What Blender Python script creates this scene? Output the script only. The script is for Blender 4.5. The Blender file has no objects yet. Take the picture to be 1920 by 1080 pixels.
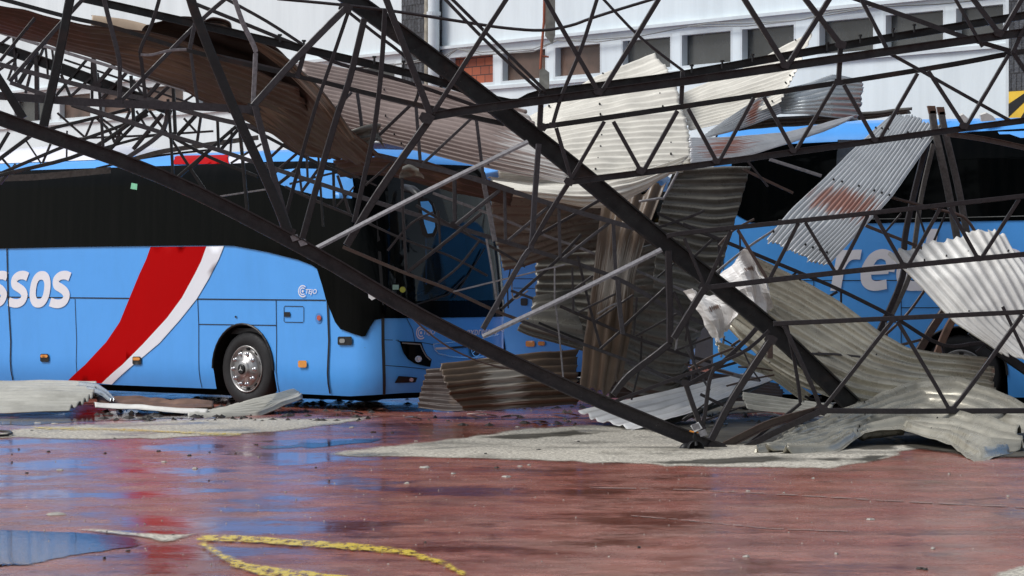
import bpy, bmesh, math, random
from mathutils import Vector, Matrix, noise
from mathutils.geometry import delaunay_2d_cdt
random.seed(7)
SC = bpy.context.scene
C = SC.collection
R = math.radians

# ------------------------------------------------------------ camera, sky, sun, exposure
F, HY, CH = 5800.0, 510.0, 1.79          # focal length in photo pixels, horizon row, eye height
cd = bpy.data.cameras.new('camera'); cam = bpy.data.objects.new('camera', cd); C.objects.link(cam)
cd.sensor_width = 36; cd.lens = 36*F/1920; cd.clip_start = 0.5; cd.clip_end = 2000
cam.location = (0, 0, CH); cam.rotation_euler = (R(90)-math.atan((540-HY)/F), 0, 0)
cd.dof.use_dof = True; cd.dof.focus_distance = 35; cd.dof.aperture_fstop = 11
SC.camera = cam
SUN_EL, SUN_AZ = 50, 261                  # soft overcast light from the upper left
w = bpy.data.worlds.new('World'); SC.world = w; w.use_nodes = True
nt = w.node_tree; bg = nt.nodes['Background']
sky = nt.nodes.new('ShaderNodeTexSky'); sky.sky_type = 'NISHITA'; sky.sun_disc = False
sky.sun_elevation = R(SUN_EL); sky.sun_rotation = R(SUN_AZ); sky.air_density = 1.0; sky.dust_density = 1.5; sky.ozone_density = 1.0
hs = nt.nodes.new('ShaderNodeHueSaturation'); hs.inputs['Saturation'].default_value = .45     # cloud-grey sky
nt.links.new(sky.outputs[0], hs.inputs['Color']); nt.links.new(hs.outputs[0], bg.inputs[0]); bg.inputs[1].default_value = 0.13
sd = bpy.data.lights.new('sun', 'SUN'); sun = bpy.data.objects.new('sun', sd); C.objects.link(sun)
sd.energy = 2.7; sd.angle = R(24); sd.color = (1, 0.985, 0.97)
sv = Vector((math.sin(R(SUN_AZ))*math.cos(R(SUN_EL)), math.cos(R(SUN_AZ))*math.cos(R(SUN_EL)), math.sin(R(SUN_EL))))
sun.rotation_euler = sv.to_track_quat('Z', 'Y').to_euler()
SC.view_settings.view_transform = 'Standard'; SC.view_settings.look = 'None'
SC.view_settings.exposure = 0.0; SC.view_settings.gamma = 1

# ------------------------------------------------------------ helpers
def at(x, y, d): return Vector(((x-960)/F*d, d, CH+(HY-y)/F*d))
def gnd(x, y, z=0.0):
    d = (CH-z)*F/(y-HY); return Vector(((x-960)/F*d, d, z))
def proj(p): return (960+F*p.x/p.y, HY-F*(p.z-CH)/p.y)
def tag(o, label=None, cat=None, group=None, kind=None):
    if label: o['label'] = label
    if cat: o['category'] = cat
    if group: o['group'] = group
    if kind: o['kind'] = kind
    return o
def empty(name, loc=(0, 0, 0), rz=0):
    o = bpy.data.objects.new(name, None); C.objects.link(o); o.location = loc; o.rotation_euler = (0, 0, rz)
    o.empty_display_size = .2
    return o
def mesh_obj(name, vs, fs, m, parent=None, smooth=False, uvs=None):
    me = bpy.data.meshes.new(name)
    me.from_pydata([tuple(v) for v in vs], [], fs); me.validate(); me.update()
    if smooth: me.polygons.foreach_set('use_smooth', [True]*len(me.polygons))
    if uvs:
        l = me.uv_layers.new(name='UVMap')
        for lp in me.loops: l.data[lp.index].uv = uvs[lp.vertex_index]
    if m: me.materials.append(m)
    o = bpy.data.objects.new(name, me); C.objects.link(o)
    if parent:
        o.parent = parent
        bpy_parent_fix.append((o, parent))
    return o
bpy_parent_fix = []     # children are modelled in world space: undo the parent's location once at the end
class MB:
    def __init__(s): s.v = []; s.f = []; s.mi = 0; s.fm = []
    def add(s, vs, fs):
        n = len(s.v); s.v += [Vector(v) for v in vs]; s.f += [tuple(i+n for i in f) for f in fs]; s.fm += [s.mi]*len(fs)
    def box(s, c, ax, ay, az):      # half-axis vectors
        c = Vector(c); P = [c+ax*i+ay*j+az*k for i in (-1, 1) for j in (-1, 1) for k in (-1, 1)]
        s.add(P, [(0, 1, 3, 2), (4, 6, 7, 5), (0, 4, 5, 1), (2, 3, 7, 6), (0, 2, 6, 4), (1, 5, 7, 3)])
    def prism(s, ring, off):
        n = len(ring); off = Vector(off)
        s.add(list(ring)+[r+off for r in ring], [tuple(range(n))[::-1], tuple(range(n, 2*n))]+[(i, (i+1) % n, n+(i+1) % n, n+i) for i in range(n)])
    def sweep(s, pts, prof, up=Vector((0, 0, 1)), scale=None):
        n = len(prof); rings = []
        for i, p in enumerate(pts):
            t = (pts[min(i+1, len(pts)-1)]-pts[max(i-1, 0)]).normalized()
            side = t.cross(up)
            if side.length < 1e-3: side = t.cross(Vector((0, 1, 0)))
            side.normalize()
            if side.y > 0: side = -side      # 'side' looks towards the yard
            b = t.cross(side).normalized()
            if b.z < 0: b = -b
            k = scale[i] if scale else 1
            rings.append([p+side*(a*k)+b*(c*k) for a, c in prof])
        vs = [v for r in rings for v in r]
        fs = []
        for i in range(len(pts)-1):
            for j in range(n): fs.append((i*n+j, i*n+(j+1) % n, (i+1)*n+(j+1) % n, (i+1)*n+j))
        fs += [tuple(range(n))[::-1], tuple(range((len(pts)-1)*n, len(pts)*n))]
        s.add(vs, fs)
    def tube(s, pts, r, n=8): s.sweep(pts, [(r*math.cos(2*math.pi*i/n), r*math.sin(2*math.pi*i/n)) for i in range(n)])
    def lathe(s, c, axis, rad, prof, n=32):   # prof: (r, along axis)
        axis = Vector(axis).normalized(); a = axis.orthogonal().normalized(); b = axis.cross(a)
        vs = []; m = len(prof)
        for i in range(n):
            th = 2*math.pi*i/n; dirv = a*math.cos(th)+b*math.sin(th)
            for r, h in prof: vs.append(Vector(c)+dirv*(r*rad)+axis*h)
        fs = [(i*m+j, ((i+1) % n)*m+j, ((i+1) % n)*m+j+1, i*m+j+1) for i in range(n) for j in range(m-1)]
        s.add(vs, fs)
    def build(s, name, m, parent=None, smooth=False):
        bm = bmesh.new(); vv = [bm.verts.new(v) for v in s.v]
        for f, k in zip(s.f, s.fm):
            try: bm.faces.new([vv[i] for i in f]).material_index = k
            except ValueError: pass
        bmesh.ops.recalc_face_normals(bm, faces=bm.faces)
        me = bpy.data.meshes.new(name); bm.to_mesh(me); bm.free()
        if smooth: me.polygons.foreach_set('use_smooth', [True]*len(me.polygons))
        for q in (m if isinstance(m, list) else [m]): me.materials.append(q)
        o = bpy.data.objects.new(name, me); C.objects.link(o)
        if parent: o.parent = parent; bpy_parent_fix.append((o, parent))
        return o

# ------------------------------------------------------------ materials
class NT:
    def __init__(s, name):
        s.m = bpy.data.materials.new(name); s.m.use_nodes = True; s.t = s.m.node_tree
        s.b = s.t.nodes['Principled BSDF']; s.out = s.t.nodes['Material Output']
        s.geo = None
    def n(s, typ, **k):
        x = s.t.nodes.new(typ)
        for a, b in k.items(): setattr(x, a, b)
        return x
    def l(s, a, b): s.t.links.new(a, b)
    def coord(s, scale=(1, 1, 1), kind='Object'):
        tc = s.n('ShaderNodeTexCoord'); mp = s.n('ShaderNodeMapping'); s.l(tc.outputs[kind], mp.inputs[0]); mp.inputs['Scale'].default_value = scale
        return mp.outputs[0]
    def noise(s, sc, det=5, co=None, rough=.6, lo=None, hi=None):
        x = s.n('ShaderNodeTexNoise'); x.inputs['Scale'].default_value = sc; x.inputs['Detail'].default_value = det; x.inputs['Roughness'].default_value = rough
        s.l(co if co is not None else s.coord(), x.inputs['Vector'])
        if lo is None: return x.outputs['Fac']
        return s.ramp(x.outputs['Fac'], lo, hi)
    def ramp(s, fac, lo, hi, c0=(0, 0, 0, 1), c1=(1, 1, 1, 1)):
        r = s.n('ShaderNodeValToRGB'); r.color_ramp.elements[0].position = lo; r.color_ramp.elements[1].position = hi
        r.color_ramp.elements[0].color = c0; r.color_ramp.elements[1].color = c1; s.l(fac, r.inputs[0]); return r.outputs[0]
    def mix(s, fac, a, b, blend='MIX'):
        x = s.n('ShaderNodeMix', data_type='RGBA', blend_type=blend)
        for sock, v in ((x.inputs[0], fac), (x.inputs[6], a), (x.inputs[7], b)):
            if isinstance(v, (int, float)): sock.default_value = v
            elif isinstance(v, tuple): sock.default_value = v if len(v) == 4 else v+(1,)
            else: s.l(v, sock)
        return x.outputs[2]
    def math(s, op, a, b=None, clamp=False):
        x = s.n('ShaderNodeMath', operation=op, use_clamp=clamp)
        for i, v in enumerate((a, b)):
            if v is None: continue
            if isinstance(v, (int, float)): x.inputs[i].default_value = v
            else: s.l(v, x.inputs[i])
        return x.outputs[0]
    def bump(s, h, st, dist=.01):
        b = s.n('ShaderNodeBump'); b.inputs['Strength'].default_value = st; b.inputs['Distance'].default_value = dist; s.l(h, b.inputs['Height']); s.l(b.outputs[0], s.b.inputs['Normal']); return b
    def set(s, **k):
        for a, v in k.items():
            i = s.b.inputs[a.replace('_', ' ')]
            if isinstance(v, (int, float)): i.default_value = v
            elif isinstance(v, tuple): i.default_value = v if len(v) == 4 else v+(1,)
            else: s.l(v, i)
        return s
def plain(name, col, rough=.5, metal=0, coat=0, spec=.5, var=.12, vs=3.0):
    n = NT(name); f = n.noise(vs, 6)
    dark = tuple(c*(1-var*2) for c in col); lite = tuple(min(1, c*(1+var)) for c in col)
    n.set(Base_Color=n.mix(n.ramp(f, .3, .7), dark, lite), Metallic=metal, Coat_Weight=coat)
    n.b.inputs['Specular IOR Level'].default_value = spec
    n.set(Roughness=n.ramp(n.noise(vs*4, 4), .2, .8, (rough*.7,)*3+(1,), (min(1, rough*1.3),)*3+(1,)))
    return n.m
def steel(name, col, rust=.45, rough=.4, spec=.5):
    n = NT(name)
    a = n.noise(2.2, 8, rough=.7, lo=1-rust-.06, hi=1-rust+.14); b = n.noise(30, 5)
    c = n.mix(n.ramp(b, .3, .75), tuple(x*.7 for x in col), tuple(min(1, x*1.5) for x in col))
    c = n.mix(n.math('MULTIPLY', a, .75), c, (.060, .030, .022)); sp = n.noise(60, 3, lo=.72, hi=.78)
    c = n.mix(sp, c, (.32, .30, .28))
    n.set(Base_Color=c, Metallic=.0, Roughness=n.ramp(n.noise(9, 4), .3, .7, (rough*.6,)*3+(1,), (rough*1.5,)*3+(1,)))
    n.b.inputs['Specular IOR Level'].default_value = spec
    n.bump(b, .25, .004); return n.m
def sheetmat(name, col, dirt=(.16, .13, .10), dirtamt=.5, metal=0.0, rough=.45, patch=None, pcol=(.30, .10, .05), edge=None):
    """corrugated roof sheet: streaks along the corrugation (UV), dirt, optional rust/white zones given in UV"""
    n = NT(name)
    uv = n.coord((2, 34, 1), 'UV'); st = n.noise(2.0, 7, co=uv, rough=.65, lo=.40, hi=.75)
    bl = n.noise(1.6, 8, rough=.7, lo=1-dirtamt-.1, hi=1-dirtamt+.22)
    c = n.mix(n.noise(5, 5, lo=.25, hi=.75), tuple(x*.84 for x in col), tuple(min(1, x*1.06) for x in col))
    c = n.mix(n.math('MULTIPLY', st, .45), c, tuple(x*.45+y*.5 for x, y in zip(col, dirt)))
    c = n.mix(n.math('MULTIPLY', bl, .65), c, dirt)
    at_ = n.n('ShaderNodeAttribute'); at_.attribute_name = 'valley_shade'      # trough shading painted into the colour, so the ribs stand out
    c = n.mix(n.math('MULTIPLY', n.math('MULTIPLY', at_.outputs['Fac'], n.noise(4, 5, lo=.1, hi=.6)), .80), c, tuple(x*.30+y*.35 for x, y in zip(col, dirt)))
    spk = n.noise(38, 3, lo=.73, hi=.77); c = n.mix(spk, c, tuple(x*.35 for x in dirt))
    if patch:
        u0, v0, ru, rv = patch[:4]
        m = n.coord((1/ru, 1/rv, 1), 'UV'); sub = n.n('ShaderNodeVectorMath', operation='SUBTRACT'); n.l(m, sub.inputs[0]); sub.inputs[1].default_value = (u0/ru, v0/rv, 0)
        ln = n.n('ShaderNodeVectorMath', operation='LENGTH'); n.l(sub.outputs[0], ln.inputs[0])
        j = n.math('ADD', ln.outputs['Value'], n.math('MULTIPLY', n.math('SUBTRACT', n.noise(1, 5, co=n.coord((2.5, 40, 1), 'UV')), .5), 4.2))
        mk = n.ramp(j, .55, .85, (1, 1, 1, 1), (0, 0, 0, 1))
        c = n.mix(n.math('MULTIPLY', mk, .85), c, pcol)
    n.set(Base_Color=c, Metallic=metal, Roughness=n.ramp(n.noise(7, 5), .25, .75, (rough*.65,)*3+(1,), (rough*1.35,)*3+(1,)))
    n.bump(n.noise(14, 6), .35, .008); return n.m
def paint(name, col, dirt=.35):
    n = NT(name)
    up = n.noise(1.6, 8, co=n.coord((1.4, 1.4, .5)), rough=.75, lo=.42, hi=.72); sp = n.noise(26, 4, lo=.72, hi=.77)
    c = n.mix(n.math('MULTIPLY', up, dirt*.35), col, tuple(x*.62 for x in col)); c = n.mix(n.math('MULTIPLY', sp, dirt), c, (.05, .06, .07))
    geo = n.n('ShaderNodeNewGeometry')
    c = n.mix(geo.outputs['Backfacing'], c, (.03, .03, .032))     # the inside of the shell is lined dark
    n.set(Base_Color=c, Roughness=.42, Coat_Weight=.25, Coat_Roughness=.12)
    n.b.inputs['Specular IOR Level'].default_value = .35
    n.bump(n.noise(1.1, 3), .35, .03)
    return n.m
M = {}
M['blue'] = paint('blue_bus_paint', (.082, .37, .89), .6); M['red'] = paint('red_bus_paint', (.44, .0, .001)); M['red'].node_tree.nodes['Principled BSDF'].inputs['Coat Weight'].default_value = 0; M['red'].node_tree.nodes['Principled BSDF'].inputs['Specular IOR Level'].default_value = .05; M['white'] = paint('white_bus_paint', (.78, .79, .84), .2)
M['letter'] = plain('white_lettering', (.80, .80, .84), .5, var=.03)
def black_glass():
    n = NT('black_glass'); st = n.noise(1.4, 6, co=n.coord((6, 6, .5)))
    n.set(Base_Color=n.mix(n.ramp(st, .4, .8), (.0012, .0018, .002), (.0035, .0038, .004)), Roughness=n.ramp(st, .3, .8, (.03,)*3+(1,), (.08,)*3+(1,)))
    n.b.inputs['Specular IOR Level'].default_value = .04
    return n.m
M['glass_black'] = black_glass()
def clear_glass():
    n = NT('windscreen_glass'); tr = n.n('ShaderNodeBsdfTransparent'); tr.inputs[0].default_value = (.20, .23, .24, 1)
    gl = n.n('ShaderNodeBsdfGlossy'); gl.inputs['Roughness'].default_value = .05; gl.inputs[0].default_value = (.8, .85, .85, 1)
    fr = n.n('ShaderNodeFresnel'); fr.inputs[0].default_value = 1.45
    mx = n.n('ShaderNodeMixShader'); n.l(n.math('MULTIPLY', fr.outputs[0], .9, True), mx.inputs[0]); n.l(tr.outputs[0], mx.inputs[1]); n.l(gl.outputs[0], mx.inputs[2])
    n.l(mx.outputs[0], n.out.inputs[0]); return n.m
M['glass'] = clear_glass()
M['trim'] = plain('black_trim', (.012, .012, .013), .4, spec=.3); M['rubber'] = plain('tyre_rubber', (.022, .022, .023), .65, spec=.3, vs=8)
M['well'] = plain('wheel_well_dark', (.008, .008, .009), .8, spec=.1)
M['rim'] = plain('polished_rim', (.40, .39, .38), .36, .85, vs=10); M['rimdark'] = plain('rim_hole', (.01, .01, .01), .6)
M['amber'] = plain('amber_lens', (.75, .28, .03), .25, coat=.5); M['redlens'] = plain('red_lens', (.5, .06, .03), .25, coat=.5)
M['chrome'] = plain('chrome_strip', (.62, .63, .66), .22, .8); M['seat'] = plain('seat_cloth', (.05, .055, .07), .8); M['dash'] = plain('dashboard_plastic', (.035, .035, .037), .55)
M['grey_plastic'] = plain('grey_plastic', (.25, .26, .25), .5); M['paper'] = plain('sticker_white', (.75, .76, .76), .6); M['sticker_green'] = plain('sticker_green', (.22, .62, .38), .6)
M['sticker_yellow'] = plain('sticker_yellow', (.55, .58, .08), .5)
M['steel'] = steel('dark_painted_steel', (.024, .020, .022), .30, spec=.35); M['steel_b'] = steel('black_wet_steel', (.011, .011, .012), .40, spec=.35)
M['steel_rust'] = steel('rusty_steel', (.06, .04, .032), .55); M['steel_grey'] = steel('grey_purple_steel', (.042, .039, .044), .30, spec=.4)
M['steel_pale'] = steel('bare_pale_steel', (.18, .175, .185), .26, .4); M['gravel'] = steel('gritty_gutter', (.085, .08, .075), .30, .8)
M['concrete'] = plain('old_concrete', (.36, .33, .26), .85, var=.2, vs=9)
M['cream'] = sheetmat('cream_sheet', (.80, .77, .68), (.40, .37, .31), .30)
M['creamwhite'] = sheetmat('white_sheet', (.74, .73, .69), (.30, .27, .23), .40)
M['bright'] = sheetmat('bright_white_sheet', (.90, .90, .88), (.55, .52, .47), .22)
M['olive'] = sheetmat('khaki_sheet', (.50, .475, .39), (.15, .125, .09), .42, rough=.30, metal=.4)
M['mauve'] = sheetmat('mauve_brown_sheet', (.35, .275, .245), (.20, .15, .13), .40, patch=(1.02, .62, .26, .75), pcol=(.66, .65, .62))
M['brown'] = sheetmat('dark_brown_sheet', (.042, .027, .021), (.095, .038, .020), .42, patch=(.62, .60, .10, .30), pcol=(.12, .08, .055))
M['tan'] = sheetmat('tan_sheet', (.50, .38, .27), (.22, .15, .10), .4)
M['galv'] = sheetmat('galvanised_sheet', (.56, .58, .59), (.22, .22, .21), .32, metal=.35, patch=(.61, .50, .085, .52), pcol=(.34, .14, .09))
M['galv2'] = sheetmat('galvanised_sheet_rust', (.60, .61, .62), (.24, .23, .22), .32, metal=.35, patch=(.26, .45, .20, .42), pcol=(.36, .14, .09))
M['galv3'] = sheetmat('galvanised_shiny_sheet', (.50, .53, .54), (.10, .12, .11), .35, metal=.75, rough=.3)
M['crumple'] = sheetmat('crumpled_white_sheet', (.88, .87, .85), (.45, .36, .30), .26, patch=(.36, .55, .05, .16), pcol=(.15, .06, .025))
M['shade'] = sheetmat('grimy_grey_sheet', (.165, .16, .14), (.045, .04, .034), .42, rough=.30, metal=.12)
M['bark'] = sheetmat('streaked_brown_sheet', (.15, .105, .07), (.045, .03, .02), .5, patch=(.45, .55, .16, .6), pcol=(.34, .32, .28))
M['groundsheet'] = sheetmat('grimy_ground_sheet', (.52, .51, .45), (.16, .15, .12), .42)
M['wood'] = plain('old_plank', (.16, .09, .06), .7, vs=6, var=.25)
M['debris_dark'] = plain('dark_debris', (.03, .026, .022), .7); M['debris_pale'] = plain('pale_debris', (.36, .34, .30), .7)

# ------------------------------------------------------------ CDT patch in a 2-D parameter space
def cdt(poly, holes=(), step=.15, extra=True):
    vs = [Vector(p) for p in poly]; es = [(i, (i+1) % len(poly)) for i in range(len(poly))]; n0 = len(vs)
    for h in holes:
        k = len(vs); vs += [Vector(p) for p in h]; es += [(k+i, k+(i+1) % len(h)) for i in range(len(h))]
    def inside(p, q):
        c = False; j = len(q)-1
        for i in range(len(q)):
            a, b = q[i], q[j]
            if (a[1] > p[1]) != (b[1] > p[1]) and p[0] < (b[0]-a[0])*(p[1]-a[1])/(b[1]-a[1])+a[0]: c = not c
            j = i
        return c
    if extra:
        x0 = min(p[0] for p in poly); x1 = max(p[0] for p in poly); y0 = min(p[1] for p in poly); y1 = max(p[1] for p in poly)
        nx = int((x1-x0)/step); ny = int((y1-y0)/step)
        for i in range(1, nx+1):
            for j in range(1, ny+1):
                p = (x0+i*step, y0+j*step)
                if inside(p, poly): vs.append(Vector(p))
    v, e, f, *_ = delaunay_2d_cdt(vs, es, [], 0, 1e-5)
    out = []
    for t in f:
        cx = sum(v[i][0] for i in t)/len(t); cy = sum(v[i][1] for i in t)/len(t)
        if inside((cx, cy), poly) and not any(inside((cx, cy), h) for h in holes): out.append(tuple(t))
    return v, out

# ------------------------------------------------------------ ground
def wobble(pts, amp, n=6):
    out = []
    for i, a in enumerate(pts):
        b = pts[(i+1) % len(pts)]
        for k in range(n):
            t = k/n; x = a[0]+(b[0]-a[0])*t; y = a[1]+(b[1]-a[1])*t
            out.append((x+amp*3*(noise.noise(Vector((x*.05, y*.2, 3)))), y+amp*.45*noise.noise(Vector((x*.04, y*.1, 9)))))
    return out
def flat(name, px, z, m, amp=8, feather=1.0):
    q = wobble(px, amp, 6); k = 5.0                    # rows are foreshortened: k photo pixels across count as one down
    P2 = [(x/k, y) for x, y in q]; st = max(2.0, (max(p[0] for p in P2)-min(p[0] for p in P2))/60)
    v, f = cdt(P2, (), st)
    def dist(p):
        d = 1e9
        for i in range(len(P2)):
            a, b = P2[i], P2[(i+1) % len(P2)]; dx, dy = b[0]-a[0], b[1]-a[1]; t = max(0, min(1, ((p[0]-a[0])*dx+(p[1]-a[1])*dy)/(dx*dx+dy*dy+1e-9)))
            d = min(d, math.hypot(p[0]-a[0]-dx*t, p[1]-a[1]-dy*t))
        return d
    vs = []; ed = []
    for p in v:
        g_ = gnd(p[0]*k, p[1]); vs.append((g_.x, g_.y, z)); ed.append(min(1, dist(p)/(6*feather)))
    me = bpy.data.meshes.new(name); me.from_pydata(vs, [], f); me.update(); me.materials.append(m)
    a_ = me.attributes.new('edge', 'FLOAT', 'POINT'); a_.data.foreach_set('value', ed)
    if me.polygons[0].normal.z < 0: me.flip_normals()
    o = bpy.data.objects.new(name, me); C.objects.link(o); tag(o, kind='structure'); return o
def ragged_alpha(n, sc=(2.5, 1.2, 1), lo=.30, hi=.48, base=None):
    at_ = n.n('ShaderNodeAttribute'); at_.attribute_name = 'edge'
    x = n.math('ADD', at_.outputs['Fac'], n.math('MULTIPLY', n.math('SUBTRACT', n.noise(1, 7, co=n.coord(sc), rough=.7), .5), 1.3))
    a = n.ramp(x, lo, hi)
    if base is not None: a = n.math('MULTIPLY', a, base)
    n.l(a, n.b.inputs['Alpha'])
def paver_mat():
    n = NT('wet_red_pavers'); co = n.coord()
    br = n.n('ShaderNodeTexBrick'); br.offset = .5; n.l(co, br.inputs['Vector'])
    for k, v in (('Scale', 1), ('Mortar Size', .004), ('Mortar Smooth', 1.0), ('Brick Width', .42), ('Row Height', .42), ('Bias', 0)): br.inputs[k].default_value = v
    br.inputs['Color1'].default_value = (.32, .078, .050, 1); br.inputs['Color2'].default_value = (.50, .185, .135, 1); br.inputs['Mortar'].default_value = (.36, .11, .08, 1)
    big = n.noise(.62, 8, rough=.70); med = n.noise(1.3, 7, rough=.65); fine = n.noise(6, 6, rough=.7)
    base = n.mix(n.noise(.9, 4, lo=.35, hi=.65), br.outputs['Color'], n.mix(.65, br.outputs['Color'], (.38, .11, .075)))
    c = n.mix(n.math('MULTIPLY', n.ramp(med, .46, .66), .8), base, (.20, .052, .028)); c = n.mix(n.math('MULTIPLY', n.ramp(fine, .40, .80), .22), c, (.17, .06, .045))
    c = n.mix(n.math('MULTIPLY', n.noise(22, 4, lo=.60, hi=.68), .5), c, (.60, .42, .38))
    c = n.mix(n.math('MULTIPLY', n.noise(.75, 7, co=n.coord((1, 1.6, 1)), rough=.7, lo=.44, hi=.70), .45), c, (.54, .35, .30))   # pale silt film, raised to paint in the pink wet highlights
    sx = n.n('ShaderNodeSeparateXYZ'); n.l(co, sx.inputs[0])
    left = n.math('MULTIPLY', sx.outputs[0], -.007)
    wet = n.math('ADD', big, left)
    pud = n.ramp(wet, .505, .60)
    c = n.mix(n.math('MULTIPLY', pud, .6), c, (.17, .045, .03))
    rough = n.mix(pud, (.30,)*3, (.10,)*3)
    rough = n.mix(n.noise(2.2, 6, rough=.7, lo=.40, hi=.62), rough, n.mix(.65, rough, (.10,)*3))
    c = n.mix(1.0, c, (.80, .76, .72), 'MULTIPLY')
    n.set(Base_Color=c, Roughness=rough)
    n.l(n.math('ADD', n.math('MULTIPLY', pud, .25), .42), n.b.inputs['Specular IOR Level'])
    h = n.math('ADD', n.math('MULTIPLY', br.outputs['Fac'], -.15), n.math('MULTIPLY', n.noise(4.5, 3), 1.6))
    b = n.bump(h, .22, .006)
    inv = n.math('SUBTRACT', 1.0, pud); n.l(n.math('ADD', n.math('MULTIPLY', inv, .34), .20), b.inputs['Strength'])
    return n.m
def aggregate_mat():
    n = NT('exposed_aggregate'); a = n.noise(26, 4, rough=.8); b = n.noise(.9, 6, lo=.50, hi=.70)
    c = n.mix(n.ramp(a, .42, .58), (.22, .195, .155), (.73, .685, .575)); c = n.mix(n.math('MULTIPLY', b, .7), c, (.075, .068, .05))
    n.set(Base_Color=c, Roughness=n.mix(b, (.6,)*3, (.16,)*3)); n.bump(a, .5, .01); ragged_alpha(n, (3.2, 1.3, 1), .25, .75); return n.m
def yellow_mat():
    n = NT('worn_yellow_paint'); m = n.noise(5, 8, co=n.coord((2.6, .8, 1)), rough=.75, lo=.47, hi=.58)
    n.set(Base_Color=n.mix(n.noise(20, 4), (.75, .50, .03), (.95, .74, .08)), Roughness=.25); ragged_alpha(n, (7, 3, 1), .08, .42, n.math('SUBTRACT', 1.0, n.math('MULTIPLY', m, .92)))
    return n.m
def water_mat(name, bumpst):
    n = NT(name); n.set(Base_Color=(.05, .02, .016), Roughness=.015, IOR=1.6)
    wv = n.n('ShaderNodeTexWave'); wv.wave_type = 'RINGS'; wv.rings_direction = 'SPHERICAL'
    tc = n.n('ShaderNodeTexCoord'); mp = n.n('ShaderNodeMapping'); n.l(tc.outputs['Object'], mp.inputs[0]); rp = gnd(85, 1062); mp.inputs['Location'].default_value = (-rp.x, -rp.y, 0)
    n.l(mp.outputs[0], wv.inputs[0]); wv.inputs['Scale'].default_value = 9; wv.inputs['Distortion'].default_value = .6
    n.bump(n.math('ADD', n.math('MULTIPLY', wv.outputs['Fac'], .5), n.noise(4, 3)), bumpst, .004); ragged_alpha(n, (1.2, .8, 1), .2, .5); return n.m
M['paver'] = paver_mat(); M['agg'] = aggregate_mat(); M['yellow'] = yellow_mat(); M['water'] = water_mat('puddle_water', .16)
g = mesh_obj('ground', [(-220, -80, 0), (220, -80, 0), (220, 320, 0), (-220, 320, 0)], [(0, 1, 2, 3)], M['paver']); tag(g, kind='structure')
flat('concrete_patch', [(575, 853), (700, 838), (860, 818), (960, 804), (1100, 795), (1290, 788), (1480, 775), (1640, 786), (1760, 830), (1650, 868), (1560, 881), (1400, 879), (1250, 877), (1040, 867), (800, 860), (640, 858)], .004, M['agg'])
flat('concrete_strip', [(-60, 818), (60, 800), (200, 792), (390, 783), (640, 782), (760, 776), (640, 798), (520, 812), (420, 821), (230, 826), (-60, 824)], .004, M['agg'])
flat('concrete_crack', [(115, 993), (180, 991), (260, 999), (330, 1003), (392, 996), (355, 1011), (300, 1022), (274, 1012), (190, 1004)], .008, M['agg'], 5)
flat('concrete_corner', [(1850, 1080), (1900, 1062), (2000, 1050), (2000, 1100), (1850, 1100)], .004, M['agg'], 5)
flat('puddle', [(-260, 1000), (0, 993), (120, 996), (200, 1002), (268, 1012), (272, 1022), (220, 1034), (140, 1044), (60, 1062), (-200, 1080)], .004, M['water'], 6)
flat('puddle_by_bus', [(-60, 785), (60, 778), (240, 768), (420, 766), (560, 772), (420, 786), (200, 791), (40, 799), (-60, 800)], .003, M['water'], 8)
flat('puddle_middle', [(470, 838), (560, 829), (690, 822), (760, 820), (700, 832), (600, 841), (490, 845)], .003, M['water'], 8)
n_ = NT('soaked_concrete'); n_.set(Base_Color=n_.mix(n_.noise(2, 6, lo=.3, hi=.7), (.035, .032, .025), (.11, .10, .08)), Roughness=.55); n_.b.inputs['Specular IOR Level'].default_value = .12; ragged_alpha(n_, (1.4, .8, 1), .2, .8); M['wetagg'] = n_.m
flat('wet_concrete', [(1150, 803), (1240, 790), (1330, 786), (1480, 777), (1600, 790), (1700, 830), (1690, 846), (1560, 846), (1440, 838), (1340, 834), (1300, 820), (1200, 812)], .008, M['wetagg'], 9)
flat('wet_concrete', [(1180, 868), (1290, 862), (1400, 855), (1560, 858), (1690, 852), (1640, 868), (1500, 866), (1380, 872), (1260, 874)], .008, M['wetagg'], 9)
flat('wet_concrete', [(860, 821), (980, 812), (1080, 806), (1150, 812), (1060, 822), (960, 827)], .008, M['wetagg'], 6)
flat('soaked_ground', [(1100, 770), (1300, 750), (1500, 745), (2100, 740), (2100, 864), (1830, 862), (1700, 842), (1560, 770), (1480, 773), (1280, 786), (1150, 792)], .012, M['wetagg'], 9)
def stripe(name, px, wpx, z):
    a = [(x, y-wpx/2) for x, y in px]; b = [(x, y+wpx/2) for x, y in px][::-1]
    flat(name, a+b, z, M['yellow'], 3, .9)
stripe('yellow_line', [(372, 1011), (450, 1013), (560, 1021), (680, 1029), (770, 1040), (820, 1055), (880, 1084)], 14, .012)
stripe('yellow_line', [(368, 1014), (396, 1034), (430, 1056), (480, 1073), (600, 1088), (700, 1100)], 20, .016)
stripe('yellow_line', [(60, 804), (200, 806), (340, 812), (455, 817)], 6, .012)
def strip_line(px, wpx, m):
    a = [(x, y-wpx/2) for x, y in px]; b = [(x, y+wpx/2) for x, y in px][::-1]; flat('drain_joint', a+b, .006, m, 1, .1)
n_ = NT('silted_joint'); n_.set(Base_Color=(.30, .19, .16), Roughness=.4); ragged_alpha(n_, (.8, .8, 1), .2, .9); M['joint'] = n_.m
strip_line([(1100, 915), (1290, 919), (1500, 930), (1700, 942), (2000, 956)], 3, M['joint'])
strip_line([(1180, 968), (1290, 977), (1450, 993), (1600, 998)], 2.6, M['joint'])

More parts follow.
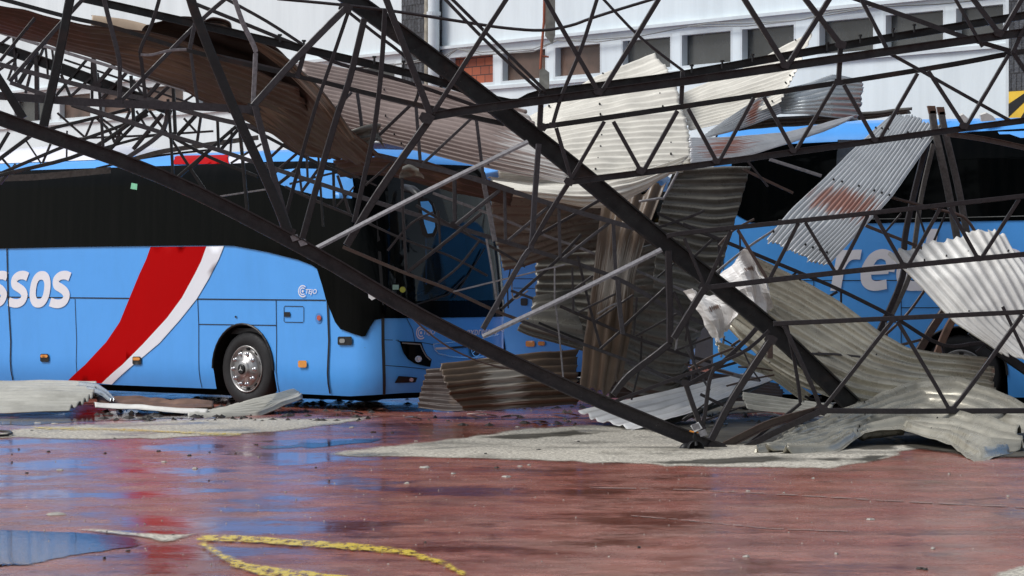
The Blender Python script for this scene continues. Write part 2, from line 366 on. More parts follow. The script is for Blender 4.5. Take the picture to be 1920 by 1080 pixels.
# ------------------------------------------------------------ building behind
WD = Vector((.589, -.808, 0)); WN = Vector((-.808, -.589, 0))       # along the wall to the right; out of the wall to the yard
W0 = at(1890, 0, 52); W0.z = 0
def wpt(px, py, out=0.0):
    """photo ray met with the wall plane -> (u, z)"""
    d = Vector(((px-960)/F, 1, (HY-py)/F)); o = Vector((0, 0, CH)); base = W0+WN*out
    t = (base-o).dot(WN)/d.dot(WN); p = o+d*t; return ((p-base).dot(WD), p.z)
def wp(u, z, out=0.0): return W0+WD*u+WN*out+Vector((0, 0, z))
def wall_mat():
    n = NT('white_render'); st = n.noise(1.0, 8, co=n.coord((1.5, 1.5, .16)), rough=.7)
    n.set(Base_Color=n.mix(n.ramp(st, .35, .8), (.72, .79, .81), (.58, .64, .66)), Roughness=.8); n.bump(n.noise(25, 4), .15, .01); return n.m
M['wall'] = wall_mat(); M['frame'] = plain('window_frame_paint', (.60, .65, .67), .6, var=.06)
M['pane_dark'] = plain('dusty_dark_pane', (.060, .062, .060), .25, vs=.8, var=.35); M['pane_brown'] = plain('brown_blocked_pane', (.14, .085, .062), .4, vs=1.2, var=.35)
def brick_mat():
    n = NT('hollow_brick'); b = n.n('ShaderNodeTexBrick'); n.l(n.coord(kind='UV'), b.inputs['Vector'])
    for k, v in (('Scale', 1), ('Mortar Size', .012), ('Brick Width', .33), ('Row Height', .22)): b.inputs[k].default_value = v
    b.inputs['Color1'].default_value = (.38, .10, .045, 1); b.inputs['Color2'].default_value = (.22, .06, .035, 1); b.inputs['Mortar'].default_value = (.03, .02, .02, 1)
    n.set(Base_Color=b.outputs['Color'], Roughness=.8); return n.m
M['brick'] = brick_mat()
def clad_mat():
    n = NT('black_slate_cladding'); b = n.n('ShaderNodeTexBrick'); n.l(n.coord(kind='UV'), b.inputs['Vector'])
    for k, v in (('Scale', 1), ('Mortar Size', .012), ('Brick Width', .12), ('Row Height', .30)): b.inputs[k].default_value = v
    b.inputs['Color1'].default_value = (.022, .024, .028, 1); b.inputs['Color2'].default_value = (.07, .075, .085, 1); b.inputs['Mortar'].default_value = (.008, .008, .01, 1)
    n.set(Base_Color=b.outputs['Color'], Roughness=.45); n.bump(n.math('ADD', b.outputs['Fac'], n.noise(12, 4)), .9, .03); return n.m
M['clad'] = clad_mat()
bld = empty('building', wp(-12, 0)); tag(bld, 'white rendered building with a long row of small windows behind the wrecked buses', 'building')
quads = []      # window openings: photo quads (tl, tr, br, bl) + pane material
wins = [((845, 113), (922, 103), (923, 163), (845, 172), 'brick'), ((943, 106), (1020, 98), (1021, 148), (944, 156), 'pane_brown'), ((1042, 95), (1122, 87), (1124, 142), (1043, 149), 'pane_brown'),
 ((1168, 83), (1254, 75), (1255, 130), (1170, 137), 'pane_dark'), ((1280, 73), (1367, 65), (1368, 118), (1280, 127), 'pane_dark'), ((1392, 62), (1485, 52), (1487, 107), (1394, 115), 'pane_dark'),
 ((1538, 46), (1634, 38), (1635, 96), (1538, 105), 'pane_dark'), ((1662, 34), (1765, 25), (1766, 84), (1663, 93), 'pane_dark'), ((1794, 21), (1878, 13), (1878, 71), (1795, 78), 'pane_dark'),
 ((28, 184), (95, 177), (95, 219), (28, 224), 'pane_dark'), ((113, 175), (168, 170), (168, 211), (113, 216), 'pane_brown'), ((188, 168), (245, 163), (245, 204), (188, 209), 'pane_brown'),
 ((268, 161), (342, 154), (342, 196), (268, 202), 'pane_brown'), ((372, 152), (440, 145), (440, 190), (372, 195), 'pane_dark'), ((470, 143), (540, 136), (540, 183), (470, 189), 'pane_dark'), ((570, 134), (640, 128), (640, 176), (570, 182), 'pane_dark'), ((664, 126), (738, 119), (738, 170), (664, 176), 'pane_dark')]
holes = []
for q in wins:
    P = [wpt(*q[i]) for i in range(4)]
    u0 = (P[0][0]+P[3][0])/2; u1 = (P[1][0]+P[2][0])/2
    holes.append((u0-.09, (P[2][1]+P[3][1])/2-.07, u1+.09, (P[0][1]+P[1][1])/2+.07, q[4]))
zb = sum(h[1] for h in holes)/len(holes); zt = sum(h[3] for h in holes)/len(holes)
WL, WR_, WH = -60, 12, 13
hp = [[(h[0], zb), (h[2], zb), (h[2], zt), (h[0], zt)] for h in holes]
v, f = cdt([(WL, -.2), (WR_, -.2), (WR_, WH), (WL, WH)], hp, extra=False)
mesh_obj('wall', [wp(a[0], a[1]) for a in v], f, M['wall'], bld)
mb = MB()                                    # depth behind the front and the two ends: a real block
mb.box(wp((WL+WR_)/2, WH/2, -6.2), WD*(WR_-WL)/2, WN*5.8, Vector((0, 0, WH/2+.1))); mb.build('block', M['wall'], bld)
for h in holes:
    u0, u1 = h[0], h[2]; Z = Vector((0, 0, 1))
    fr = MB(); t = .06; dp = -.10
    fr.box(wp((u0+u1)/2, zb+t/2, dp), WD*(u1-u0)/2, WN*.10, Z*t/2); fr.box(wp((u0+u1)/2, zt-t/2, dp), WD*(u1-u0)/2, WN*.10, Z*t/2)
    fr.box(wp(u0+t/2, (zb+zt)/2, dp), WD*t/2, WN*.10, Z*((zt-zb)/2-t)); fr.box(wp(u1-t/2, (zb+zt)/2, dp), WD*t/2, WN*.10, Z*((zt-zb)/2-t))
    win = fr.build('window', M['frame'], bld)
    a = [wp(u0+t, zb+t, -.14), wp(u1-t, zb+t, -.14), wp(u1-t, zt-t, -.14), wp(u0+t, zt-t, -.14)]
    pn = mesh_obj('pane', a, [(0, 1, 2, 3)], M[h[4]], win, uvs=[(0, 0), (u1-u0, 0), (u1-u0, zt-zb), (0, zt-zb)])
    if h[4] == 'brick': pn['label'] = 'window opening bricked up with red hollow bricks'
    bpy_parent_fix.pop(); pn.parent = win; bpy_parent_fix.append((pn, win))
ga, gb = wpt(1090, 600)[0], wpt(1500, 600)[0]
mesh_obj('garage_door', [wp(ga, 0, .02), wp(gb, 0, .02), wp(gb, 3.2, .02), wp(ga, 3.2, .02)], [(0, 1, 2, 3)], plain('black_garage_door', (.012, .014, .02), .6), bld)
# eyebrow ledge above the windows and a sill band
lg = MB(); lg.box(wp((WL+WR_)/2, zt+.16, .05), WD*(WR_-WL)/2, WN*.05, Vector((0, 0, .03))); lg.build('ledge', M['frame'], bld)
lg = MB(); lg.box(wp((WL+WR_)/2, zb-.06, .03), WD*(WR_-WL)/2, WN*.03, Vector((0, 0, .035))); lg.build('sill', M['frame'], bld)
def uvbox(name, u0, u1, z0, z1, o0, o1, m, parent):
    P = []; F_ = []; UV = []
    for (a, b) in (((u0, o1), (u1, o1)), ((u1, o1), (u1, o0)), ((u0, o0), (u0, o1))):
        k = len(P); L = abs(b[0]-a[0])+abs(b[1]-a[1])
        P += [wp(a[0], z0, a[1]), wp(b[0], z0, b[1]), wp(b[0], z1, b[1]), wp(a[0], z1, a[1])]; F_.append((k, k+1, k+2, k+3)); UV += [(0, z0), (L, z0), (L, z1), (0, z1)]
    return mesh_obj(name, P, F_, m, parent, uvs=UV)
ua, ub = wpt(760, 100)[0], wpt(829, 100)[0]; uvbox('column', ua, ub, 0, WH, 0, .10, M['clad'], bld)
uc = wpt(1891, 100, .25)[0]; uvbox('column', uc, uc+3.2, 0, WH, 0, .25, M['clad'], bld)
uvbox('corner_trim', uc-.12, uc-.003, 0, WH, .002, .20, M['frame'], bld)
for px, r, mm in ((801, .07, M['concrete']), (816, .12, M['frame'])):
    u = wpt(px, 80, .2)[0]; dpz = empty('drainpipe', wp(u, 0, .2)); tag(dpz, 'pale thick drainpipe running down the black column' if r > .1 else 'thinner grey drainpipe beside the thick pale one on the black column', 'pipe')
    t = MB(); t.tube([wp(u, 0, .12+r), wp(u, WH, .12+r)], r, 14); t.build('pipe', mm, dpz, True)
    for z in (1.5, 4.2, 7.2):
        t = MB(); t.tube([wp(u, z, .12+r), wp(u, z+.08, .12+r)], r*1.25, 14); t.build('bracket', mm, dpz)
for k, (dy, lab) in enumerate(((0, 'thin sagging cable strung along the wall just above the windows'), (5, 'second thin cable hanging a little lower above the windows'))):
    pts = [(560, 138), (700, 128), (835, 104+dy), (858, 92), (905, 98+dy), (1000, 92+dy), (1045, 76), (1120, 74+dy), (1200, 68), (1290, 50), (1330, 44+dy), (1400, 44+dy), (1500, 38), (1560, 22+dy), (1640, 13), (1760, 8), (1900, -6)]
    P = []
    for x, y in pts:
        u, z = wpt(x, y, .12); P.append(wp(u, z, .12))
    t = MB(); t.tube(P, .012, 5); tag(t.build('wall_cable', M['grey_plastic']), lab, 'cable')
# hazard board on the right column
hz = empty('hazard_sign', wp(uc+.3, 1.5, .3)); tag(hz, 'yellow and black striped hazard board on the dark column at the right edge', 'sign')
hu0, hz1 = wpt(1891, 172, .28); _, hz0 = wpt(1891, 222, .28); hw = 1.1
mesh_obj('board', [wp(hu0, hz0, .28), wp(hu0+hw, hz0, .28), wp(hu0+hw, hz1, .28), wp(hu0, hz1, .28), wp(hu0, hz0, .255), wp(hu0+hw, hz0, .255), wp(hu0+hw, hz1, .255), wp(hu0, hz1, .255)], [(0, 1, 2, 3), (4, 7, 6, 5), (0, 3, 7, 4), (0, 4, 5, 1), (3, 2, 6, 7)], plain('hazard_yellow', (.80, .52, .04), .5, var=.08), hz)
H = hz1-hz0
for k in (0, 1, 2, 3):
    x = hu0-.22+k*.5
    st = [(x, hz0), (x+.2, hz0), (x+.2+H*.9, hz1), (x+H*.9, hz1)]
    st = [(min(max(a, hu0), hu0+hw), b) for a, b in st]
    if k == 0: st = [(hu0, hz0+.02), (hu0, hz0+.24), (hu0+.46, hz1), (hu0+.66, hz1)]
    mesh_obj('stripe', [wp(a, b, .284) for a, b in st], [(0, 1, 2, 3)], M['trim'], hz)
# broken concrete post hanging by its rusty bar
def ppoly(px, d, th): return [at(x, y, d) for x, y in px]
cp = empty('broken_concrete_post', at(1025, 180, 45)); tag(cp, 'broken beige concrete post hanging from a rusty bar before the windows', 'concrete post')
t = MB(); t.prism(ppoly([(1023, -30), (1041, -30), (1041, 66), (1036, 82), (1022, 66)], 45, .1), (0, .16, 0)); t.build('upper_piece', M['concrete'], cp)
t = MB(); t.prism(ppoly([(1012, 132), (1017, 126), (1030, 136), (1030, 172), (1010, 175)], 45, .1), (0, .16, 0)); t.build('lower_piece', M['concrete'], cp)
t = MB(); t.tube([at(1021, -20, 44.95), at(1020, 40, 44.95), at(1016, 85, 44.95), at(1013, 130, 44.95)], .022, 6); t.tube([at(1014, 105, 44.95), at(1029, 107, 44.95)], .015, 5)
t.build('rusty_bar', plain('orange_rust', (.36, .09, .04), .8), cp)
# ------------------------------------------------------------ buses
class Shell:
    """coach surface: t runs along the near side (distance back from the nose), round the corner and across the front; z is height"""
    def __init__(s, corner, yaw, L, H, belt, rake=.42, R0=.42, W=2.55, bulge=.16):
        s.O = Vector(corner); s.ub = Vector((-math.cos(yaw), math.sin(yaw), 0)); s.va = Vector((math.sin(yaw), math.cos(yaw), 0))
        s.L, s.H, s.belt, s.rake, s.R0, s.W, s.bulge = L, H, belt, rake, R0, W, bulge
        s.arc = math.pi/2*R0; s.t_f0 = R0-s.arc; s.t_f1 = s.t_f0-(W-2*R0); s.t_l = s.t_f1-s.arc; s.tmin = s.t_l-(L-R0)
    def inset(s, z):
        i = 0
        if z < .55: i += .05*((.55-z)/.3)**2
        if z > s.belt: i += .035*(z-s.belt)
        zr = s.H-.34
        if z > zr:
            k = min(1, (z-zr)/.34); i += .52*(1-math.sqrt(max(0, 1-k*k)))
        return i
    def P(s, t, z, off=0.0):
        R0, W, L = s.R0, s.W, s.L
        if t >= R0: a, w_, na, nw = t, 0, 0, -1
        elif t >= s.t_f0:
            th = (R0-t)/R0; a = R0-R0*math.sin(th); w_ = R0-R0*math.cos(th); na, nw = -math.sin(th), -math.cos(th)
        elif t >= s.t_f1: a, w_, na, nw = 0, R0+(s.t_f0-t), -1, 0
        elif t >= s.t_l:
            th = (s.t_f1-t)/R0; a = R0-R0*math.cos(th); w_ = W-R0+R0*math.sin(th); na, nw = -math.cos(th), math.sin(th)
        else: a, w_, na, nw = R0+(s.t_l-t), W, 0, 1
        fr = max(0, 1-a/1.3)                              # how much this point belongs to the front
        c = (w_-W/2)/(W/2); a -= s.bulge*(1-c*c)*max(0, 1-a/.8)
        zz = max(0, z-1.25); a += fr*s.rake*(zz/2.2)**1.6
        ins = s.inset(z)-off
        return s.O+s.ub*(a-na*ins)+s.va*(w_-nw*ins)+Vector((0, 0, z))
    def inv(s, px, py, guess=None):
        t, z = guess or (2.0, 1.5)
        if guess is None:
            best = 1e9
            tt = -2.4
            while tt < s.L:
                for zz in (.4, .9, 1.5, 2.1, 2.7, 3.1, s.H-.12):
                    q = proj(s.P(tt, zz)); e = (q[0]-px)**2+(q[1]-py)**2
                    if e < best: best, t, z = e, tt, zz
                tt += .12
        for _ in range(25):
            q = proj(s.P(t, z)); h = 1e-3; qa = proj(s.P(t+h, z)); qb = proj(s.P(t, z+h))
            a, b, c, d = (qa[0]-q[0])/h, (qb[0]-q[0])/h, (qa[1]-q[1])/h, (qb[1]-q[1])/h
            det = a*d-b*c
            if abs(det) < 1: break
            ex, ey = px-q[0], py-q[1]
            dt, dz = (d*ex-b*ey)/det, (-c*ex+a*ey)/det
            t += max(-.3, min(.3, dt)); z += max(-.25, min(.25, dz)); z = max(.05, min(s.H-.004, z))
        return (t, z)
    def poly(s, px): return [s.inv(*p) for p in px]
    def patch(s, name, pts, off, m, parent, step=.15, holes=(), inpx=True, dense=True):
        p = s.poly(pts) if inpx else list(pts)
        if dense:
            q = []
            for i, a in enumerate(p):
                b = p[(i+1) % len(p)]; k = max(1, int(math.hypot(a[0]-b[0], a[1]-b[1])/step))
                q += [(a[0]+(b[0]-a[0])*j/k, a[1]+(b[1]-a[1])*j/k) for j in range(k)]
            p = q
        v, f = cdt(p, holes, step)
        o = mesh_obj(name, [s.P(a[0], a[1], off) for a in v], f, m, parent, smooth=True)
        s.orient(o); return o
    def orient(s, o):
        c = s.O+s.ub*s.L/2+s.va*s.W/2+Vector((0, 0, 1.6)); k = 0
        for p in o.data.polygons: k += 1 if p.normal.dot(p.center-c) > 0 else -1
        if k < 0: o.data.flip_normals()
    def line(s, name, px, wpx, m, parent, off=.006, inpx=True):
        p = s.poly(px) if inpx else px
        if inpx:
            q = proj(s.P(*p[0])); q2 = proj(s.P(p[0][0], p[0][1]+.1)); sc = abs(q2[1]-q[1])/.1
            hw = wpx/sc/2
        else: hw = wpx/2
        dn = []
        for i in range(len(p)-1):
            k = max(1, int(math.hypot(p[i][0]-p[i+1][0], p[i][1]-p[i+1][1])/.12))
            dn += [(p[i][0]+(p[i+1][0]-p[i][0])*j/k, p[i][1]+(p[i+1][1]-p[i][1])*j/k) for j in range(k)]
        dn.append(p[-1]); vs = []; fs = []
        for i, a in enumerate(dn):
            b, c = dn[max(i-1, 0)], dn[min(i+1, len(dn)-1)]; dx, dy = c[0]-b[0], c[1]-b[1]; l = math.hypot(dx, dy) or 1
            nx, ny = -dy/l*hw, dx/l*hw
            vs += [s.P(a[0]+nx, a[1]+ny, off), s.P(a[0]-nx, a[1]-ny, off)]
            if i: fs.append((2*i-2, 2*i-1, 2*i+1, 2*i))
        o = mesh_obj(name, vs, fs, m, parent); s.orient(o); return o
    def text(s, name, body, m, parent, fit, off=.010, shear=.22, bold=.018, mirror=False):
        """fit: (t_left, z_base, t_right, x-height) lettering laid along the shell; left is larger t"""
        cu = bpy.data.curves.new('t', 'FONT'); cu.body = body; cu.offset = bold; cu.shear = shear; cu.space_character = 1.02; cu.resolution_u = 5
        ob = bpy.data.objects.new('t', cu); C.objects.link(ob); bpy.context.view_layer.update()
        dg = bpy.context.evaluated_depsgraph_get(); me = ob.evaluated_get(dg).to_mesh()
        vs = [vv.co.copy() for vv in me.vertices]; fs = [tuple(pp.vertices) for pp in me.polygons]
        ob.evaluated_get(dg).to_mesh_clear(); bpy.data.objects.remove(ob); bpy.data.curves.remove(cu)
        x0 = min(q.x for q in vs); x1 = max(q.x for q in vs); tl, zb_, tr, xh = fit
        ref = .50 if body.islower() or body[0].islower() else .70
        out = [s.P(tl+(tr-tl)*(q.x-x0)/(x1-x0), zb_+q.y/ref*xh, off) for q in vs]
        o = mesh_obj(name, out, fs, m, parent); s.orient(o); return o

GL = {  # strokes of the rounded italic lower-case letters, x-height 1
 's': [[(.66, .84), (.50, .885), (.30, .87), (.16, .77), (.19, .62), (.36, .54), (.52, .46), (.62, .34), (.57, .19), (.42, .12), (.24, .115), (.03, .16)]],
 'o': [[(.39+.27*math.copysign(abs(math.cos(a))**.85, math.cos(a)), .5+.38*math.copysign(abs(math.sin(a))**.85, math.sin(a))) for a in [2*math.pi*i/22 for i in range(23)]]],
 'e': [[(.20, .50), (.63, .52)], [(.645, .46), (.66, .66), (.58, .82), (.40, .885), (.23, .80), (.13, .56), (.13, .40), (.20, .20), (.38, .115), (.64, .16)]],
 'r': [[(.13, 0), (.13, .98)], [(.14, .58), (.22, .76), (.36, .86), (.56, .87)]],
 'd': [[(.66, 0), (.66, 1.48)], [(.66, .16), (.42, .115), (.22, .20), (.13, .42), (.15, .66), (.28, .84), (.48, .885), (.66, .86)]],
 'x': [[(.06, 0), (.62, 1)], [(.62, 0), (.06, 1)]],
 'p': [[(.13, -.42), (.13, .98)], [(.13, .84), (.36, .885), (.57, .80), (.66, .58), (.64, .34), (.50, .16), (.32, .115), (.13, .14)]]}
def letters(sh, word, t_left, z0, adv, xh, parent, shear=.17, wst=.235, off=.010):
    """adv: advance of one letter in metres"""
    x = 0
    for ch in word:
        if ch == ' ': x += .45; continue
        vs = []; fs = []
        for k, st in enumerate(GL[ch]):
            closed = st[0] == st[-1] or math.dist(st[0], st[-1]) < 1e-6
            P = smooth2(st); n0 = len(vs)
            for i, p in enumerate(P):
                b, c = P[max(i-1, 0)], P[min(i+1, len(P)-1)]
                if closed and i in (0, len(P)-1): b, c = P[-2], P[1]
                dx, dy = c[0]-b[0], c[1]-b[1]; l = math.hypot(dx, dy) or 1; nx, ny = -dy/l*wst/2*(1.0), dx/l*wst/2
                for s_ in (1, -1):
                    gx, gy = p[0]+nx*s_, p[1]+ny*s_
                    vs.append(sh.P(t_left-(x+gx+gy*shear)*adv/.80, z0+gy*xh, off+.0012*k))
                if i: q = n0+2*i; fs.append((q-2, q-1, q+1, q))
        o = mesh_obj('letter', vs, fs, M['letter'], parent); sh.orient(o)
        x += .62 if ch == 'r' else .80
def smooth2(P, n=4):
    if len(P) < 3: return P
    out = []
    for i in range(len(P)-1):
        p0, p1, p2, p3 = P[max(i-1, 0)], P[i], P[i+1], P[min(i+2, len(P)-1)]
        for k in range(n):
            t = k/n; out.append(tuple(.5*(2*b+(-a+c)*t+(2*a-5*b+4*c-d)*t*t+(-a+3*b-3*c+d)*t**3) for a, b, c, d in zip(p0, p1, p2, p3)))
    out.append(P[-1]); return out
def wheel(sh, parent, t, z, r=.50, rr=.305, out=-.06):
    c = sh.P(t, z, out); ax = -sh.va
    tyre = MB(); tyre.lathe(c, ax, r, [(.58, -.30), (.93, -.30), (.99, -.26), (1, -.18), (1, -.06), (.985, -.02), (.95, .0), (.80, .015), (.64, .0), (.61, -.02)], 56)
    wh = tyre.build('wheel', M['rubber'], parent, True)
    rim = MB(); rim.lathe(c, ax, rr, [(1.02, -.02), (1.03, .012), (.99, .018), (.95, -.005), (.90, -.03), (.82, -.035), (.80, .0), (.74, .035), (.62, .045), (.60, .055), (.40, .055), (.38, .07), (.30, .085), (.0, .088)], 48)
    a = sh.ub; b = Vector((0, 0, 1)); h = rim; h.mi = 1
    for k in range(10):
        th = 2*math.pi*(k+.5)/10; q = c+(a*math.cos(th)+b*math.sin(th))*rr*.87
        h.lathe(q+ax*-.028, ax, .030, [(0, .008), (1, .008), (1, -.01)], 12)
    h.mi = 2
    for k in range(10):
        th = 2*math.pi*k/10; q = c+(a*math.cos(th)+b*math.sin(th))*rr*.68
        h.lathe(q+ax*.05, ax, .020, [(1.5, -.02), (1.5, .0), (1, .0), (1, .028), (.6, .034), (0, .034)], 10)
    rim.build('rim', [M['rim'], M['rimdark'], M['chrome']], wh, True)
    h = MB(); h.lathe(c+ax*.088, ax, .07, [(1, -.01), (1, .012), (.8, .02), (0, .02)], 24); h.mi = 1
    for k in range(3):
        th = math.pi/2+k*2*math.pi/3; dd = a*math.cos(th)+b*math.sin(th); sd_ = ax.cross(dd)
        h.add([c+ax*.110+dd*.05, c+ax*.110+sd_*.011, c+ax*.110-sd_*.011], [(0, 1, 2)])
    h.build('hub_cap', [M['trim'], M['chrome']], wh)
    return wh
def arch_poly(t, r=.60, z0=.22, zc=.50, n=20):
    pts = [(t+r*math.cos(a), zc+r*math.sin(a)) for a in [math.pi*i/n for i in range(n+1)]]
    return [(t+r, z0)]+pts+[(t-r, z0)]
def well(sh, parent, t, r=.60):
    m = MB(); vs = []; n = 18; zc = .5
    ring = [(t+r, .25)]+[(t+r*math.cos(math.pi*i/n), zc+r*math.sin(math.pi*i/n)) for i in range(n+1)]+[(t-r, .25)]
    for a, z in ring: vs += [sh.P(a, z, -.002), sh.P(a, z, -.002)+sh.va*.75]
    fs = [(2*i, 2*i+2, 2*i+3, 2*i+1) for i in range(len(ring)-1)]+[tuple(2*i+1 for i in range(len(ring)))]
    m.add(vs, fs); m.build('wheel_arch', M['well'], parent)
    li = MB(); pts = [sh.P(a, z, .012) for a, z in ring[1:-1]]; li.tube(pts, .016, 6); li.build('arch_lip', M['trim'], parent)

def build_bus(name, label, sh, arches, screen=True, group=None):
    root = empty(name, sh.O, 0); tag(root, label, 'bus', group)
    zt = sh.H-.004; lv = []; t = sh.L
    outline = [(sh.L, .22)]
    for a in sorted(arches, reverse=True):
        p = arch_poly(a); outline += p
    outline += [(2.0, .20), (.6, .19), (sh.t_f0, .24), (sh.t_f1, .24), (sh.tmin, .22), (sh.tmin, zt), (sh.L, zt)]
    hs = []
    if screen:
        hs.append([(.10, 1.32), (-.35, 1.32), (-2.0, 1.32), (sh.t_l+.15, 1.32), (sh.t_l+.15, 2.96), (-2.0, 3.02), (-.35, 3.02), (.10, 2.96)])
        dz = sh.t_l-1.25
        hs.append([(sh.t_l-.45, 1.62), (dz, 1.62), (dz, 2.75), (sh.t_l-.45, 2.75)])
    dn = []
    for i, a in enumerate(outline):
        b = outline[(i+1) % len(outline)]; k = max(1, int(math.hypot(a[0]-b[0], a[1]-b[1])/.3)); dn += [(a[0]+(b[0]-a[0])*j/k, a[1]+(b[1]-a[1])*j/k) for j in range(k)]
    # z rows are packed in the roof curve
    v, f = cdt(dn, [], .14) if not hs else cdt(dn, hs, .14)
    vv = [sh.P(a[0], a[1]) for a in v]
    body = mesh_obj('body', vv, f, M['blue'], root, smooth=True); sh.orient(body)
    n = 60; top = []
    r_ = MB()
    side = [sh.P(sh.L-(sh.L-.0)*i/n, zt) for i in range(n+1)]; far = [sh.P(sh.tmin+(sh.t_l-.0-sh.tmin)*i/n, zt) for i in range(n+1)]
    ts = [0.05-.1*i for i in range(int((0.05-sh.t_l)/.1)+1)]
    front = [sh.P(a, zt) for a in ts]
    ring = side+front+far[::-1]
    cpt = sum(ring, Vector())/len(ring); k = len(ring)
    inner = [p*.75+cpt*.25 + Vector((0, 0, .035)) for p in ring]
    r_.add(ring+inner, [(i, (i+1) % k, k+(i+1) % k, k+i) for i in range(k)]+[tuple(range(k, 2*k))])
    r_.build('roof', M['blue'], root, False)
    r_ = MB(); zs = [.22, .45, .6, 1, 2, 2.8, sh.H-.34, sh.H-.2, sh.H-.1, sh.H-.04, zt]
    a = [sh.P(sh.L, z) for z in zs]; b = [sh.P(sh.tmin, z) for z in zs]; m = len(zs)
    r_.add(a+b, [(i, i+1, m+i+1, m+i) for i in range(m-1)]); r_.build('rear_wall', M['blue'], root)
    fl = MB(); fl.box(sh.O+sh.ub*(sh.L/2+.6)+sh.va*(sh.W/2+.35)+Vector((0, 0, .42)), sh.ub*(sh.L/2-.75), sh.va*.75, Vector((0, 0, .33))); fl.build('chassis', M['well'], root)
    for a in arches: well(sh, root, a); wheel(sh, root, a, .50)
    for a in arches:      # far-side wheels
        t_ = MB(); c = sh.O+sh.ub*a+sh.va*(sh.W-.08)+Vector((0, 0, .5)); t_.lathe(c, sh.va, .5, [(0, -.02), (.6, 0), (.95, 0), (1, -.04), (1, -.28), (.5, -.3)], 24); t_.build('wheel', M['rubber'], root, True)
    return root

# --- the near bus
B1 = Shell((-1.70, 39.35, 0), R(43), 12.6, 3.40, 2.14)
t_wheel = B1.inv(456, 690)[0]
bus = build_bus('bus', 'nearest blue coach with a red and white swoosh, pinned under the trusses at the left', B1, (t_wheel, t_wheel+6.2))
P = B1.patch
P('window_band', [(-140, 331), (0, 321), (250, 313), (430, 307), (510, 303), (600, 302), (690, 312), (722, 322), (722, 595), (717, 597), (703, 600), (695, 612), (686, 630), (680, 631), (640, 617), (630, 604), (613, 562), (606, 536), (596, 504), (586, 497), (560, 487), (500, 472), (440, 461), (420, 460), (300, 461), (140, 463), (0, 466), (-140, 470)], .018, M['glass_black'], bus, .10)
P('roof_fin', [(514, 320), (560, 316), (600, 317), (640, 323), (662, 331), (665, 350), (662, 372), (615, 372), (560, 357), (520, 343)], .030, M['blue'], bus, .1)
P('red_swoosh', [(283, 463), (388, 462), (378, 490), (366, 514), (342, 558), (314, 596), (268, 646), (230, 684), (191, 719), (128, 714), (160, 684), (200, 641), (225, 604), (243, 560), (262, 514), (275, 486)], .008, M['red'], bus, .12)
P('white_swoosh', [(388, 462), (421, 461), (411, 486), (392, 523), (370, 560), (338, 600), (300, 643), (262, 675), (210, 721), (191, 719), (230, 684), (268, 646), (314, 596), (342, 558), (366, 514), (378, 490)], .009, M['white'], bus, .12)
P('red_roof_panel', [(327, 308), (329, 297), (345, 291), (432, 290), (431, 307)], .012, M['red'], bus, .08)
P('white_roof_panel', [(433, 307), (434, 290), (472, 288), (484, 304)], .012, M['white'], bus, .08)
LN = B1.line
for px, wd in (([(-100, 555), (14, 557), (300, 560), (611, 563)], 2.0), ([(141, 560), (144, 640), (147, 714)], 1.4), ([(371, 561), (373, 610), (379, 727)], 1.6), ([(373, 608), (518, 610)], 1.6), ([(518, 562), (519, 640), (524, 735)], 1.6),
               ([(718, 637), (748, 638)], 1.2), ([(721, 685), (760, 688), (805, 693)], 1.2), ([(745, 640), (790, 642), (812, 646)], 1.2), ([(762, 597), (773, 618), (777, 640)], 1.2)): LN('panel_gap', px, wd, M['trim'], bus)
LN('door_gap', [(14, 466), (16, 555), (21, 640), (25, 713)], 3.2, M['trim'], bus, .012)
LN('door_gap', [(608, 380), (609, 470), (610, 500), (615, 563), (618, 640), (620, 738)], 4.4, M['trim'], bus, .014)
LN('door_gap', [(706, 380), (710, 450), (713, 500), (717, 572), (718, 640), (720, 741)], 5.0, M['trim'], bus, .016)
LN('window_trim', [(-100, 461), (0, 458), (140, 456), (300, 454), (430, 453), (470, 457)], 1.0, M['grey_plastic'], bus, .016)
def rr(x0, y0, x1, y1, sk=0): return [(x0+2, y0), (x1-2, y0+sk), (x1, y0+2+sk), (x1, y1-2+sk), (x1-2, y1+sk), (x0+2, y1), (x0, y1-2), (x0, y0+2)]
fl = rr(533, 574, 570, 604, .5); LN('flap_gap', fl+[fl[0]], 1.3, M['trim'], bus)
P('flap_latch', [(534, 585), (545, 585), (545, 594), (534, 594)], .012, M['trim'], bus)
def disc(x, y, rx, ry, n=18): return [(x+rx*math.cos(2*math.pi*i/n), y+ry*math.sin(2*math.pi*i/n)) for i in range(n)]
P('light_recess', disc(598, 597, 6.5, 10), .006, plain('blue_recess', (.07, .25, .62), .4), bus, .05)
P('side_lamp', disc(600, 596, 4, 5), .020, M['redlens'], bus, .05)
for x, y in ((85, 671), (258, 676)):
    k = P('side_marker', rr(x-8, y-7.5, x+8, y+7.5), .018, M['trim'], bus, .06)
    o = P('amber_lens', rr(x-7, y-6, x+7, y-.5), .026, M['amber'], k, .06)
k = P('side_marker', rr(561, 676, 577, 689), .022, M['amber'], bus, .06)
k = P('door_handle', rr(635, 631, 662, 647), .020, M['trim'], bus, .06)
P('grip', rr(639, 635, 649, 643), .026, M['grey_plastic'], k, .06)
P('cap', disc(443, 594, 2, 2), .012, M['trim'], bus, .05)
